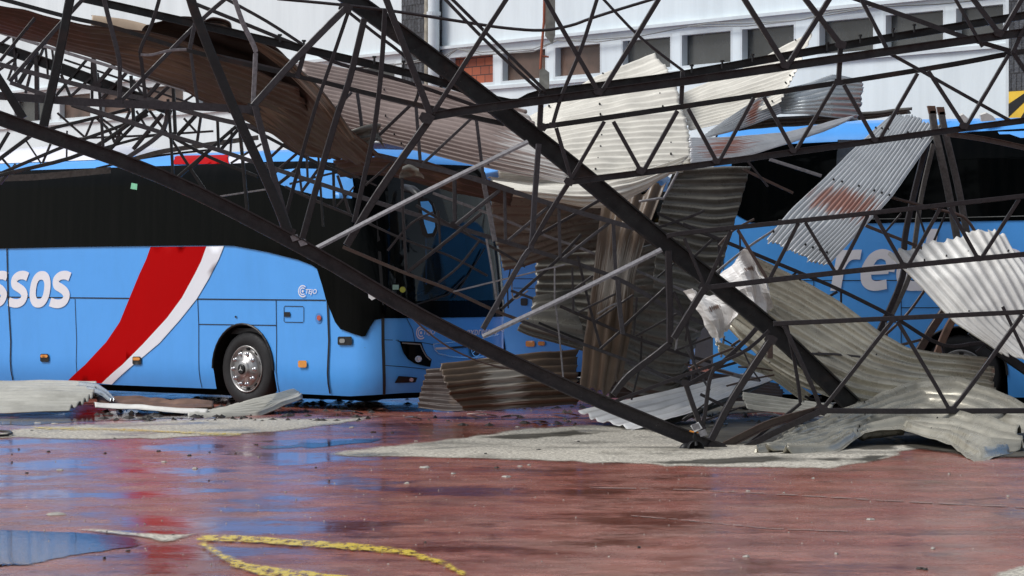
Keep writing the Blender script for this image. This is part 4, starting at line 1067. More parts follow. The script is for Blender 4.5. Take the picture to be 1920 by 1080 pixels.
# dense tangle behind, at the left
LB = lambda x, y: 36.6+.0010*(400-x)
truss('crushed_truss', 'crushed black lattice piled on the roof of the near bus at the far left', 'truss', LB, '''
chord C 20 steel_b : -20,82 117,129 244,177 310,203
chord B 6 steel_pale -.6 : -10,58 75,84 167,112 267,144 400,186
chord B 4 steel .2 : 121,112 221,146 308,177 365,196
web_bar B 5 steel : 26,71 31,154
web_bar B 8 steel : 69,98 70,225
web_bar B 4 steel : 79,38 86,90 90,140
web_bar B 4 steel : 98,92 102,125
web_bar B 7 steel -.3 : 171,60 176,110 181,160
web_bar B 5 steel_b : 173,117 173,186
web_bar B 5 steel : 183,137 188,188 194,283
web_bar B 6 steel_b : 246,142 251,228
web_bar B 6 steel_b : 325,162 329,252
web_bar B 5 steel_b : 315,186 320,250 325,338
web_bar B 6 steel_b : 450,245 464,394
web_bar B 5 steel_b : 408,225 410,279
web_bar B 4 steel_b : 597,292 606,425
web_bar B 4 steel : 575,290 577,335
web_bar B 5 steel : 125,100 156,56
web_bar B 5 steel_b : 105,180 163,112
web_bar B 5 steel : 133,181 175,142
web_bar B 7 steel -.3 : 181,160 250,79
web_bar B 6 steel : 192,185 237,137
web_bar B 7 steel -.2 : 275,183 346,100
web_bar B 6 steel : 290,187 317,162
web_bar B 4 steel : 340,194 400,154
web_bar B 5 steel_b : 115,140 133,183
web_bar B 8 steel_b : 35,158 60,117
web_bar B 5 steel : 48,175 57,140
web_bar B 4 steel : 15,150 34,100
web_bar B 5 steel : -5,134 26,112
web_bar B 5 steel : 68,125 90,70
web_bar B 5 steel : 1,83 20,68
web_bar B 5 steel : 250,150 275,190
''')
truss('crushed_truss', 'fan of bent black bars sagging over the white roof unit of the near bus', 'truss', lambda x, y: 37.4+.0008*(400-x), '''
chord B 7 steel_b : -20,345 0,329 133,296 200,262 277,206
chord B 6 steel_b : 92,242 187,219 244,204
chord B 6 steel_b : 146,265 235,233 277,215
chord B 6 steel_b : -10,330 100,283 146,265
chord B 4 steel : 142,260 183,258 277,254 400,246
chord B 5 steel_b : 183,281 275,256 330,250
chord B 7 steel_b : -10,305 48,262 77,240
chord B 6 steel_b : 135,198 190,215 255,235 319,256 396,296 483,331
chord B 5 steel_b : 281,208 319,258 350,305 392,371
web_bar B 6 steel_b : -4,283 17,248
web_bar B 3 steel : 48,262 77,306
web_bar B 4 steel : 108,212 160,258
web_bar B 4 steel : 175,223 160,258
web_bar B 5 steel : 181,221 205,245 215,267
web_bar B 4 steel : 192,223 231,253
web_bar B 6 steel_b : 200,287 277,208
web_bar B 5 steel : 217,267 244,208
web_bar B 8 steel_grey : 229,302 300,252 315,210
web_bar B 7 steel : 250,280 305,214
web_bar B 4 steel : 256,208 281,250
web_bar B 7 steel_b : 333,254 367,217
web_bar B 6 steel_b : 333,333 396,279
web_bar B 5 steel : 369,271 377,217
web_bar B 4 steel : 345,222 368,247
web_bar B 6 steel_b : 360,315 393,281 443,237
web_bar B 6 steel_b : 414,281 447,242
web_bar B 4 steel : 433,306 490,270
web_bar B 5 steel : 506,296 537,267
web_bar B 5 steel : 514,325 560,285
web_bar B 6 steel_b : 518,348 560,315
web_bar B 5 steel : 564,362 597,317
web_bar B 6 steel_b : 464,237 530,272 600,308 660,333
web_bar B 4 steel : 664,333 735,304
web_bar B 5 steel : 633,329 645,365 656,402
web_bar B 5 steel_b : 625,317 627,392
web_bar B 3 steel : 627,392 664,350
web_bar B 5 steel : 535,350 600,380 660,404
web_bar B 4 steel : 560,310 566,362
web_bar B 4 steel : 543,345 640,322 664,333
web_bar B 3 steel_pale : 388,372 440,364 500,355
web_bar B 4 steel_b : 360,320 378,345 395,372
web_bar B 3 steel : 125,300 126,245
web_bar B 4 steel : 80,306 95,270
web_bar B 5 steel : 0,345 30,308
web_bar B 4 steel : 5,298 24,320
web_bar B 4 steel : 435,240 432,290
''')
for lab, line, d in (('gritty curved gutter lying on the near bus roof at the far left', 'strip L 12 gravel : -30,335 50,333 104,329 208,319', 38.0), ('gritty gutter strip arching over the red roof panel of the near bus', 'strip L 9 gravel : 237,303 275,292 312,283 400,270 485,258', 37.9),
                     ('thin dark bar bowed alongside the gritty gutter strip', 'strip B 4 steel_b : 180,316 250,300 312,290 395,281', 38.0)):
    truss('roof_gutter', lab, 'gutter', lambda x, y: d, line)
# thin lattice and bars at the right, in front of the second bus
truss('thin_truss', 'thin twisted lattice running down in front of the rede lettering towards the rear wheel', 'truss', lambda x, y: 36.2, '''
chord B 7 steel : 1280,420 1393,467 1513,517 1573,543 1673,593 1767,647 1843,643 1960,648
chord B 6 steel_rust .3 : 1623,423 1733,467 1760,480
chord B 5 steel_rust .4 : 1393,317 1440,340 1487,362
chord B 6 steel_pale : 1443,299 1490,314 1540,330
chord B 5 steel .4 : 1233,400 1300,431 1340,445
web_bar B 5 steel : 1303,480 1340,445
web_bar B 5 steel : 1347,446 1351,507
web_bar B 4 steel : 1493,511 1481,520
web_bar B 5 steel : 1570,547 1547,560
web_bar B 4 steel : 1577,547 1577,577
web_bar B 5 steel_rust : 1733,545 1700,590 1650,637
web_bar B 5 steel_rust : 1727,637 1670,652
web_bar B 4 steel_pale : 1662,605 1664,650
web_bar B 4 steel_pale : 1352,670 1358,630
web_bar B 4 steel_pale : 1436,700 1440,655
web_bar B 5 steel : 1345,690 1420,668
web_bar B 5 steel : 1233,427 1300,404 1320,395
web_bar B 4 steel : 1660,435 1690,400
web_bar B 4 steel : 1750,455 1775,395
web_bar B 4 steel : 1715,380 1735,440
web_bar B 4 steel : 1400,300 1440,350
web_bar B 4 steel : 1830,660 1870,630
web_bar B 4 steel : 1767,650 1770,665
''')
for lab, line, d in (('rusty brown purlin end sticking out to the right edge beside the plank tops', 'bar C 10 steel_rust : 1775,251 1850,262 1960,286', 35.5),
    ('rusty grey rod bent downward across the right bus windows', 'bar O 6 steel_rust : 1660,367 1727,385 1795,402 1815,415 1830,437', 35.2),
    ('bent grey hook bar hanging at the right border of the cream sheet', 'bar O 5 steel_pale : 1271,322 1246,369 1236,372 1198,378', 34.8),
    ('reddish thin rod curving in front of the near bus headlight', 'bar O 3.5 steel_rust : 745,565 790,612 840,650 900,678 960,692 1010,693', 34.5),
    ('pair of pale tubes lying under the white triangular sheet', 'bar B 8 steel_pale : 1335,690 1385,705 1425,712', 37.0),
    ('long thin beam lying from the brown strip foot to the white triangular sheet', 'bar C 8 steel_pale : 1150,663 1190,685 1262,712', 36.9)):
    truss('loose_bar', lab, 'bar', lambda x, y: d, line)
# timber posts
def post(label, px, wpx, d, mat, top=None, d1=None):
    root = empty('leaning_post', at(px[-1][0], px[-1][1], d)); tag(root, label, 'post', 'paired leaning posts in front of the right bus')
    P = [at(x, y, d) for x, y in px]; w_ = wpx*d/F; m = MB(); m.sweep(smooth_pts(P, 4), prof('B', w_), up=Vector((1, 0, 0))); m.build('shaft', M[mat], root)
    if top:
        m = MB(); p = at(top[0], top[1], d); m.box(p, Vector((w_*.55, 0, 0)), Vector((0, w_*.5, 0)), Vector((-.01, 0, .045))); m.build('cap_block', M['wood'], root)
post('front post of the pair leaning right below the tilted galvanised sheet, with a reddish top', [(1748, 208), (1752, 240), (1775, 345), (1796, 455)], 13, 36.0, 'gravel', (1747, 206))
post('rear post of the pair leaning right, its reddish top beside the other', [(1765, 210), (1770, 240), (1795, 345), (1813, 440)], 12, 36.3, 'gravel', (1764, 208))
post('black post leaning left from the plank tops down past the letter d', [(1737, 270), (1712, 370), (1696, 450), (1692, 520), (1646, 627)], 11, 36.5, 'steel')
post('flaking post close behind the black one, leaning left past the letter d', [(1750, 270), (1728, 365), (1716, 450), (1706, 515), (1672, 590)], 9, 36.7, 'gravel')
post('rusty brown post leaning against the rear wheel of the right bus', [(1772, 580), (1745, 620), (1722, 660)], 15, 37.0, 'steel_rust')
post('second rusty post beside the rear wheel of the right bus', [(1795, 585), (1775, 620), (1757, 665)], 14, 37.2, 'wood')
post('heavy dark beam dropping to the lower right corner behind the white sheet', [(1820, 620), (1867, 655), (1940, 706)], 17, 36.6, 'steel_b')

# ------------------------------------------------------------ corrugated sheets
FOLD = 0
def catmull(p0, p1, p2, p3, t):
    if FOLD: return p1.lerp(p2, t)*FOLD+(.5*((2*p1)+(-p0+p2)*t+(2*p0-5*p1+4*p2-p3)*t*t+(-p0+3*p1-3*p2+p3)*t**3))*(1-FOLD)
    return .5*((2*p1)+(-p0+p2)*t+(2*p0-5*p1+4*p2-p3)*t*t+(-p0+3*p1-3*p2+p3)*t**3)
def sheet(label, rows, waves, mat, amp=.012, along='u', crumple=.02, ragged=.10, name='corrugated_sheet', res=26, seed=0, scale=1.6, cat='roof sheet', sharp=1.0, fold=.0, screws=()):
    """rows: control rows top to bottom, each left to right (x, y, depth). along='u': ridges run left to right"""
    global FOLD
    FOLD = fold
    G = [[at(*p) for p in r] for r in rows]; nr = len(G); nc = len(G[0])
    if mat == 'crumple': nu = nv = 15
    elif along == 'u': nv = waves*8; nu = res*2
    else: nu = waves*8; nv = res*2
    def ev(u, v):
        x = u*(nc-1); y = v*(nr-1); i = min(nc-2, max(0, int(x))); j = min(nr-2, max(0, int(y))); fx = x-i; fy = y-j
        col = []
        for jj in (j-1, j, j+1, j+2):
            jc = min(nr-1, max(0, jj)); r = G[jc]
            def gp(k):
                if k < 0: return r[0]*2-r[1]
                if k > nc-1: return r[-1]*2-r[-2]
                return r[k]
            col.append(catmull(gp(i-1), gp(i), gp(i+1), gp(i+2), fx))
        if j == 0: col[0] = col[1]*2-col[2]
        if j == nr-2: col[3] = col[2]*2-col[1]
        return catmull(col[0], col[1], col[2], col[3], fy)
    vs = []; uv = []; val = []; e = 1e-3; sd_ = seed*7.3+1.7
    for j in range(nv+1):
        for i in range(nu+1):
            u = i/nu; v = j/nv; c_ = v if along == 'u' else u; l_ = u if along == 'u' else v
            # ragged ends of the ridges
            rg = ragged*.22*(noise.noise(Vector((c_*waves*.55, sd_, 1)))+.7*noise.noise(Vector((c_*waves*1.9, sd_, 5))))
            l2 = l_+rg*((1-l_)**4) if l_ < .5 else l_+rg*(l_**4)
            if along == 'u': uu, v2 = l2, v
            else: uu, v2 = u, l2
            uu = min(1.02, max(-.02, uu)); v2 = min(1.02, max(-.02, v2))
            p = ev(uu, v2); nn = (ev(uu+e, v2)-ev(uu-e, v2)).cross(ev(uu, v2+e)-ev(uu, v2-e))
            nn = nn.normalized() if nn.length > 0 else Vector((0, -1, 0))
            if nn.y > 0: nn = -nn
            fl = .55+.45*noise.noise(Vector((l_*2.3, c_*3.1, sd_)))
            s_ = math.sin(2*math.pi*waves*c_); s_ = 2.2*(.5+.5*s_)**4.5-.5 if mat == 'olive' else 2*(.5+.5*s_)**2.2-.8 if mat in ('cream', 'bright', 'creamwhite', 'olive', 'groundsheet', 'shade') else s_
            q = p*scale
            cr = crumple*(noise.noise(q+Vector((sd_, 0, 0)))+.6*noise.noise(q*2.7+Vector((0, sd_, 0))))
            # creases: ridged folds
            cl = noise.voronoi(q*.9+Vector((0, 0, sd_)))[0]; cr += crumple*1.3*(min(.5, cl[1]-cl[0])-.2)
            vs.append(p+nn*(1.25*amp*s_*(.6+.5*fl)+cr*.7)); uv.append((l_, c_)); val.append(max(0, -math.sin(2*math.pi*waves*c_+.5))**4)
    fs = [(j*(nu+1)+i, j*(nu+1)+i+1, (j+1)*(nu+1)+i+1, (j+1)*(nu+1)+i) for j in range(nv) for i in range(nu)]
    nf = len(fs); mid = nf//2
    if screws:
        q = MB()
        for lv in screws:
            for k in range(waves):
                if k % 2 or random.random() < .3: continue
                c_ = (k+.25)/waves; u, v = (lv, c_) if along == 'u' else (c_, lv)
                p = ev(u, v); nn = (ev(u+e, v)-ev(u-e, v)).cross(ev(u, v+e)-ev(u, v-e)).normalized()
                if nn.y > 0: nn = -nn
                q.lathe(p+nn*(amp*1.3+.010), nn, .010, [(0, .010), (.6, .008), (1, 0), (1, -.02)], 7)
        n0 = len(vs); vs += q.v; fs += [tuple(n0+i for i in f) for f in q.f]; uv += [(0, 0)]*len(q.v); val += [0]*len(q.v)
    o = mesh_obj(name, vs, fs, M[mat], None, smooth=(mat != 'crumple'), uvs=uv)
    o.data.flip_normals() if o.data.polygons[mid].normal.y > 0 else None
    if len(fs) > nf:
        o.data.materials.append(M['steel_b'])
        for pi in range(nf, len(o.data.polygons)): o.data.polygons[pi].material_index = 1
    va_ = o.data.attributes.new('valley_shade', 'FLOAT', 'POINT'); va_.data.foreach_set('value', val)
    sm = o.modifiers.new('thickness', 'SOLIDIFY'); sm.thickness = .003; sm.offset = -1
    tag(o, label, cat)
    return o

sheet('large cream corrugated sheet fanning out below the brick-filled window', [
 [(985, 222, 38.6), (1120, 145, 38.8), (1228, 97, 39)], [(965, 235, 38.3), (1110, 185, 38.3), (1262, 150, 38.3)], [(950, 262, 37.9), (1110, 225, 37.8), (1278, 205, 37.8)],
 [(940, 295, 37.5), (1110, 268, 37.4), (1294, 258, 37.4)], [(935, 322, 37.2), (1100, 315, 37.0), (1296, 300, 37.0)], [(925, 345, 37.0), (1090, 352, 36.7), (1280, 322, 36.9)]], 22, 'cream', .014, ragged=.10, crumple=.035, seed=1, screws=(.2, .55, .9))
sheet('cream sheet curled under the large one like a drooping lip over the grey sheets', [
 [(915, 336, 36.4), (1020, 345, 36.2), (1120, 340, 36.1), (1200, 320, 36.1), (1290, 292, 36.3)], [(935, 352, 36.0), (1020, 362, 35.9), (1110, 366, 35.9), (1190, 350, 36.0), (1275, 312, 36.2)], [(950, 367, 36.1), (1020, 374, 36.0), (1090, 389, 36.0), (1150, 385, 36.1), (1250, 330, 36.3)]], 6, 'cream', .015, seed=2, crumple=.03)
sheet('mauve-brown corrugated sheet with a whitened right end behind the dark posts', [
 [(560, 112, 37.2), (720, 143, 37.2), (880, 178, 37.1), (985, 205, 37)], [(570, 150, 36.9), (740, 185, 36.9), (900, 222, 36.8), (1020, 262, 36.7)], [(590, 195, 36.6), (740, 232, 36.5), (900, 268, 36.4), (1050, 305, 36.3)], [(640, 248, 36.4), (770, 280, 36.3), (900, 312, 36.2), (1068, 345, 36.1)]], 17, 'mauve', .013, seed=3, screws=(.3, .7), ragged=.12, crumple=.012)
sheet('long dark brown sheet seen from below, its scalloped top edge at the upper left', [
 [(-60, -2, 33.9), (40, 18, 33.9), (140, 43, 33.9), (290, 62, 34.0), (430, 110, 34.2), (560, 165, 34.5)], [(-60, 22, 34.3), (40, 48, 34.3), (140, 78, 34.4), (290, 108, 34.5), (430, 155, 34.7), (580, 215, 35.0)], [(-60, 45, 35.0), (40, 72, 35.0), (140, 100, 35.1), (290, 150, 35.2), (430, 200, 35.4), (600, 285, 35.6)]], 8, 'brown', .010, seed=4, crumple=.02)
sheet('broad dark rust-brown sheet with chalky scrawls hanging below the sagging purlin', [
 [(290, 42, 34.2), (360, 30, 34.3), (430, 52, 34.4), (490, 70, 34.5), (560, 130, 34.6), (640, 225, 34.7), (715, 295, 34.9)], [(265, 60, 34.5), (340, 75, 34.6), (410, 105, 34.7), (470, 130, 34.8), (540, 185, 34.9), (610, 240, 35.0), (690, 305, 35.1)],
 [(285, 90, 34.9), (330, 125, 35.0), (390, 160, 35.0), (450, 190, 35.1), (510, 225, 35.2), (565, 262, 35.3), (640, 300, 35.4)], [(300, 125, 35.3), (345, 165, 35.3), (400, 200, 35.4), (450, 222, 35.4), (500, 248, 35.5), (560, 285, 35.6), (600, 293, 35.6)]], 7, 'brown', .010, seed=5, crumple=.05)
sheet('grey-brown curled edge strip running down the border of the broad brown sheet', [
 [(480, 74, 34.1), (540, 110, 34.2), (600, 165, 34.3), (650, 230, 34.4), (668, 258, 34.4)], [(470, 84, 34.3), (528, 128, 34.3), (590, 190, 34.4), (630, 240, 34.5), (655, 268, 34.5)]], 2, 'bark', .02, seed=6, crumple=.02)
sheet('tan curled sheet end peeping above the dark brown sheet at the upper left', [
 [(172, 30, 35.0), (220, 36, 35.0), (262, 44, 35.0), (285, 52, 35.0)], [(172, 46, 34.8), (220, 54, 34.8), (250, 60, 34.8), (275, 60, 34.8)]], 1, 'tan', .03, seed=7, crumple=.01)
sheet('torn ragged brown flap at the top of the broad dark sheet', [
 [(380, 40, 34.0), (400, 32, 34.0), (430, 40, 34.0), (436, 56, 34.0)], [(385, 50, 34.0), (400, 52, 34.0), (420, 55, 34.0), (434, 62, 34.0)]], 2, 'brown', .03, seed=8)
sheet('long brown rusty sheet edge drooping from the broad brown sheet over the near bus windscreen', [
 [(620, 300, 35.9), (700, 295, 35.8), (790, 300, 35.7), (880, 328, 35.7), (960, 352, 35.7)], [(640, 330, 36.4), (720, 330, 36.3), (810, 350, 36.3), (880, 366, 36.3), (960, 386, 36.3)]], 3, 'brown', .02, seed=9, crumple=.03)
sheet('small crumpled dark flap caught in front of the mauve sheet', [
 [(650, 245, 35.2), (680, 236, 35.2), (714, 233, 35.3)], [(655, 258, 35.3), (690, 255, 35.3), (712, 255, 35.4)], [(680, 275, 35.3), (710, 262, 35.3), (722, 278, 35.4)]], 2, 'shade', .015, seed=10, crumple=.06)
sheet('crumpled grey scrap hanging above the near bus windscreen', [
 [(755, 312, 35.0), (770, 311, 35.0), (785, 316, 35.0)], [(750, 335, 35.0), (775, 333, 35.1), (793, 336, 35.0)]], 1, 'shade', .02, seed=11, crumple=.07)
# upper right group
sheet('pale cream sheet rising from the large fan towards the middle windows', [
 [(1270, 180, 38.8), (1380, 135, 38.9), (1470, 85, 39.0), (1523, 60, 39)], [(1280, 200, 38.4), (1390, 165, 38.4), (1480, 137, 38.5), (1500, 120, 38.5)], [(1282, 222, 38.1), (1390, 195, 38.1), (1465, 165, 38.1), (1480, 155, 38.1)], [(1290, 246, 37.8), (1370, 225, 37.8), (1430, 205, 37.8), (1462, 190, 37.8)]], 13, 'cream', .013, seed=12, screws=(.4, .8), fold=0.6, ragged=.2)
sheet('shiny galvanised sheet with dark bands standing on the right bus roof', [
 [(1452, 172, 38.4), (1510, 158, 38.4), (1560, 140, 38.4), (1617, 150, 38.4)], [(1458, 195, 38.2), (1510, 190, 38.1), (1560, 180, 38.1), (1616, 180, 38.2)], [(1458, 212, 38.0), (1510, 214, 37.9), (1560, 220, 37.9), (1612, 225, 38.1)]], 8, 'galv3', .016, seed=13, fold=0.8, crumple=.02)
sheet('grey ribbed sheet dipping left from the shiny banded one', [
 [(1340, 240, 37.6), (1390, 205, 37.8), (1430, 178, 38.0), (1458, 172, 38.2)], [(1315, 258, 37.4), (1370, 235, 37.6), (1420, 208, 37.8), (1460, 196, 38.0)], [(1310, 262, 37.3), (1365, 248, 37.5), (1420, 230, 37.7), (1466, 212, 37.9)]], 9, 'galv', .01, seed=14, fold=0.7, crumple=.015)
sheet('flat galvanised sheet with a rust-red patch at its left end below the grey ribbed one', [
 [(1292, 258, 36.8), (1380, 256, 37.0), (1470, 248, 37.3), (1600, 218, 37.8)], [(1294, 280, 36.5), (1380, 278, 36.7), (1470, 262, 37.0), (1590, 226, 37.6)], [(1296, 306, 36.2), (1370, 300, 36.5), (1460, 275, 36.8), (1575, 234, 37.5)]], 13, 'galv2', .010, seed=15, fold=0.7, crumple=.015)
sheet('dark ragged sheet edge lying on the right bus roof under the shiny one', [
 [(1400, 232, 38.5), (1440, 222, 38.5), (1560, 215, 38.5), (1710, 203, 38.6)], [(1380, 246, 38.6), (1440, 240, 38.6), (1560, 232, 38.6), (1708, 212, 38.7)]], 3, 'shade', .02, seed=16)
sheet('tilted galvanised sheet with a rusty band, hanging over the letter r of the right bus', [
 [(1668, 218, 36.6), (1710, 218, 36.4), (1765, 238, 36.3)], [(1610, 270, 35.8), (1668, 280, 35.6), (1722, 298, 35.5)], [(1545, 335, 34.9), (1612, 352, 34.7), (1672, 370, 34.6)], [(1478, 398, 34.3), (1555, 420, 34.1), (1610, 436, 34.0)], [(1437, 450, 33.9), (1495, 478, 33.7), (1552, 500, 33.6)]], 17, 'galv', .011, along='v', seed=17, screws=(.12, .5, .93), fold=0.7, crumple=.012, ragged=.10)
sheet('large white ribbed sheet with torn top, over the right bus rear wheel', [
 [(1665, 478, 34.6), (1720, 462, 34.7), (1780, 448, 34.8), (1835, 430, 34.9), (1880, 440, 35), (1905, 490, 35.0)], [(1720, 530, 34.2), (1775, 520, 34.2), (1830, 515, 34.3), (1885, 510, 34.4), (1935, 525, 34.5), (1975, 560, 34.5)],
 [(1790, 605, 33.9), (1840, 600, 33.9), (1885, 600, 34.0), (1935, 605, 34.1), (1985, 615, 34.2), (2030, 640, 34.2)], [(1880, 665, 33.7), (1920, 672, 33.7), (1960, 680, 33.8), (2010, 690, 33.8), (2060, 700, 33.9), (2110, 715, 33.9)]], 14, 'creamwhite', .012, along='v', seed=18, screws=(.15, .6), fold=0.6, ragged=.22, crumple=.03)
sheet('long khaki ribbed sheet sweeping from the crumpled white piece down to the right', [
 [(1412, 478, 34.9), (1480, 512, 34.9), (1570, 565, 34.8), (1650, 628, 34.7), (1700, 655, 34.6), (1790, 668, 34.5), (1852, 672, 34.5)], [(1405, 540, 34.7), (1480, 578, 34.6), (1570, 630, 34.5), (1640, 672, 34.4), (1700, 690, 34.4), (1790, 702, 34.3), (1866, 712, 34.3)],
 [(1370, 590, 34.6), (1440, 640, 34.4), (1530, 690, 34.2), (1610, 722, 34.2), (1690, 735, 34.1), (1780, 742, 34.1), (1868, 742, 34.1)], [(1370, 612, 34.8), (1430, 680, 34.5), (1500, 725, 34.3), (1590, 755, 34.1), (1690, 772, 34.0), (1780, 775, 34.0), (1860, 765, 34.0)]], 7, 'olive', .036, seed=19, screws=(.2, .5, .8), fold=0.6, crumple=.02)
sheet('crumpled white scrap with brown stains caught above the heavy beam', [
 [(1345, 523, 34.6), (1375, 492, 34.5), (1398, 467, 34.4), (1419, 498, 34.6)], [(1366, 545, 34.5), (1392, 522, 34.35), (1422, 520, 34.5), (1438, 540, 34.3)], [(1392, 566, 34.4), (1412, 580, 34.3), (1432, 597, 34.4), (1451, 577, 34.6)]], 3, 'crumple', .02, along='v', seed=20, crumple=.05, scale=4)
sheet('second crumpled white scrap hanging lower, left of the heavy beam', [
 [(1280, 546, 34.5), (1300, 544, 34.3), (1322, 553, 34.5), (1345, 552, 34.35)], [(1302, 580, 34.4), (1320, 582, 34.25), (1350, 572, 34.4), (1381, 586, 34.2)], [(1326, 612, 34.4), (1340, 614, 34.25), (1358, 614, 34.4), (1367, 604, 34.3)], [(1340, 634, 34.4), (1347, 643, 34.3), (1354, 634, 34.4), (1360, 622, 34.4)]], 3, 'crumple', .02, along='v', seed=21, crumple=.05, scale=4)
sheet('big crumpled khaki-white sheet heaped on the ground at the lower right', [
 [(1440, 838, 31.3), (1540, 790, 32.7), (1640, 752, 33.6), (1715, 718, 34.2), (1790, 714, 34.2), (1880, 745, 33.8), (1950, 780, 33.4)], [(1428, 845, 30.8), (1540, 812, 32.0), (1640, 782, 32.9), (1740, 752, 33.4), (1810, 762, 33.0), (1880, 785, 32.6), (1945, 805, 32.0)],
 [(1445, 848, 30.5), (1540, 830, 31.3), (1625, 808, 32.2), (1700, 798, 32.4), (1790, 803, 31.9), (1860, 825, 31.2), (1915, 834, 30.9)], [(1500, 849, 30.4), (1560, 847, 30.6), (1622, 812, 31.8), (1690, 804, 31.9), (1780, 830, 30.9), (1830, 866, 29.05), (1892, 846, 30.2)]], 7, 'olive', .036, seed=22, screws=(.3, .6), fold=0.9, crumple=.04, ragged=.4)
sheet('white ribbed triangular sheet lying across the ground behind the girder end', [
 [(1084, 771, 36.8), (1200, 742, 37.0), (1330, 715, 37.3), (1468, 689, 37.9)], [(1118, 788, 35.9), (1230, 764, 36.4), (1350, 730, 37.0), (1473, 693, 37.7)], [(1185, 806, 34.9), (1265, 782, 35.8), (1370, 742, 36.8), (1478, 697, 37.6)]], 5, 'bright', .016, seed=23, fold=0.8, crumple=.02, ragged=.12)
sheet('folded grey edge under the white triangular sheet', [
 [(1205, 792, 36.3), (1280, 772, 36.6), (1380, 737, 37.1), (1478, 698, 37.8)], [(1200, 803, 36.2), (1290, 785, 36.5), (1385, 745, 37.1), (1470, 704, 37.8)]], 1, 'shade', .01, seed=24)
# lower centre group
sheet('grimy brown ribbed sheet lying before the near bus bumper', [
 [(825, 682, 37.6), (900, 672, 37.8), (990, 664, 38.0), (1084, 655, 38.2)], [(838, 725, 37.2), (910, 716, 37.4), (1000, 710, 37.6), (1084, 706, 37.8)], [(868, 770, 37.3), (930, 768, 37.4), (1010, 762, 37.5), (1082, 758, 37.7)]], 7, 'bark', .022, seed=25, fold=0.7, crumple=.03, ragged=.16)
sheet('dark ribbed scrap wedged under the near bus front corner', [
 [(800, 692, 38.3), (850, 690, 38.2), (890, 700, 38.1)], [(788, 730, 38.1), (840, 732, 38.0), (880, 740, 37.9)], [(782, 764, 37.9), (840, 770, 37.7), (890, 770, 37.6)]], 7, 'brown', .016, seed=26)
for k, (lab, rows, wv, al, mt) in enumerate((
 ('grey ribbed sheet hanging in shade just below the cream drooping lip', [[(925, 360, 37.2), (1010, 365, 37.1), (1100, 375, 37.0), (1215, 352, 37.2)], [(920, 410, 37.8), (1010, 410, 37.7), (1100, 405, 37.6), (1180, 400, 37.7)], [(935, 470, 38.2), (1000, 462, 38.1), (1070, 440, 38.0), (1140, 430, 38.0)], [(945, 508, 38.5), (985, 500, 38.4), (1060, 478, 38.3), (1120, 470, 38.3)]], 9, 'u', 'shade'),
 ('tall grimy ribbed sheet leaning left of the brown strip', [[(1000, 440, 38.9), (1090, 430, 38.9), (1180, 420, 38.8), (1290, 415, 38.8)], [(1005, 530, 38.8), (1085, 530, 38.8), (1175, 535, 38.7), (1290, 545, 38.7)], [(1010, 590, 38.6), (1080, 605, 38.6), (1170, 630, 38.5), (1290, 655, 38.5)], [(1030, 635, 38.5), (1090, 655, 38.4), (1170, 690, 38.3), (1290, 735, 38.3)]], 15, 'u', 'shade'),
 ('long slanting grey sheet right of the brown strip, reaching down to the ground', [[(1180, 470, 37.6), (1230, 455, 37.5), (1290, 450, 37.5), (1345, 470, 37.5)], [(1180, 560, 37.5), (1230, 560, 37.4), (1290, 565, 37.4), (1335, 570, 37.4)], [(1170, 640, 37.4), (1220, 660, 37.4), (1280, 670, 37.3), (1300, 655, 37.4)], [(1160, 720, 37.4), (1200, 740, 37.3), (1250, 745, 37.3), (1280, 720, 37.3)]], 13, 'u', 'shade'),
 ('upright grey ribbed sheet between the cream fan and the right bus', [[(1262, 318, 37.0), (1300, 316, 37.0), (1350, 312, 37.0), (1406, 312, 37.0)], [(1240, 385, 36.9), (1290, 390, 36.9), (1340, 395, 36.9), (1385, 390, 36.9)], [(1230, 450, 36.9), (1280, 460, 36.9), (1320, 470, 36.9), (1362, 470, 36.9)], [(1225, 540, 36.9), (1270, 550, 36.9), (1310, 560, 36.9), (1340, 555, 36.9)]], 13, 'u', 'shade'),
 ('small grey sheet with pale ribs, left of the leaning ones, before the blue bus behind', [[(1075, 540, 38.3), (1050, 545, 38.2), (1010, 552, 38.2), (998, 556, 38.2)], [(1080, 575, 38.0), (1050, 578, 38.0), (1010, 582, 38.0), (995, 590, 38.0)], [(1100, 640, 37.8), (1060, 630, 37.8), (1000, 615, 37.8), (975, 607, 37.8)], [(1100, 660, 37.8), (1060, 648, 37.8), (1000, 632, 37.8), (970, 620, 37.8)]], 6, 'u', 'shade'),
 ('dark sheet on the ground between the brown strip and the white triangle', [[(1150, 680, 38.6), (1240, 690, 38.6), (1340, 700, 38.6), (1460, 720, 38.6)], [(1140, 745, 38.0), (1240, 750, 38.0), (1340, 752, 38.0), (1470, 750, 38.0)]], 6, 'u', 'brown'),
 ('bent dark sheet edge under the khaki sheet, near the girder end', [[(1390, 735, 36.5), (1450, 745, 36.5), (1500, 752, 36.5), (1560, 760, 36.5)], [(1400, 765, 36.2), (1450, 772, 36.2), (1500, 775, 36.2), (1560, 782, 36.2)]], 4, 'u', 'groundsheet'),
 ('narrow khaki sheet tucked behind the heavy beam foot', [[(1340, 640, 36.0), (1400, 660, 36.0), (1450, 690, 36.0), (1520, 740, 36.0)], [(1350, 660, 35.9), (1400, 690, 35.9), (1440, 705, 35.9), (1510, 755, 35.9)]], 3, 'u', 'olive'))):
    sheet(lab, rows, wv, mt, .020 if mt == 'shade' else .014, al, seed=30+k, crumple=.014)
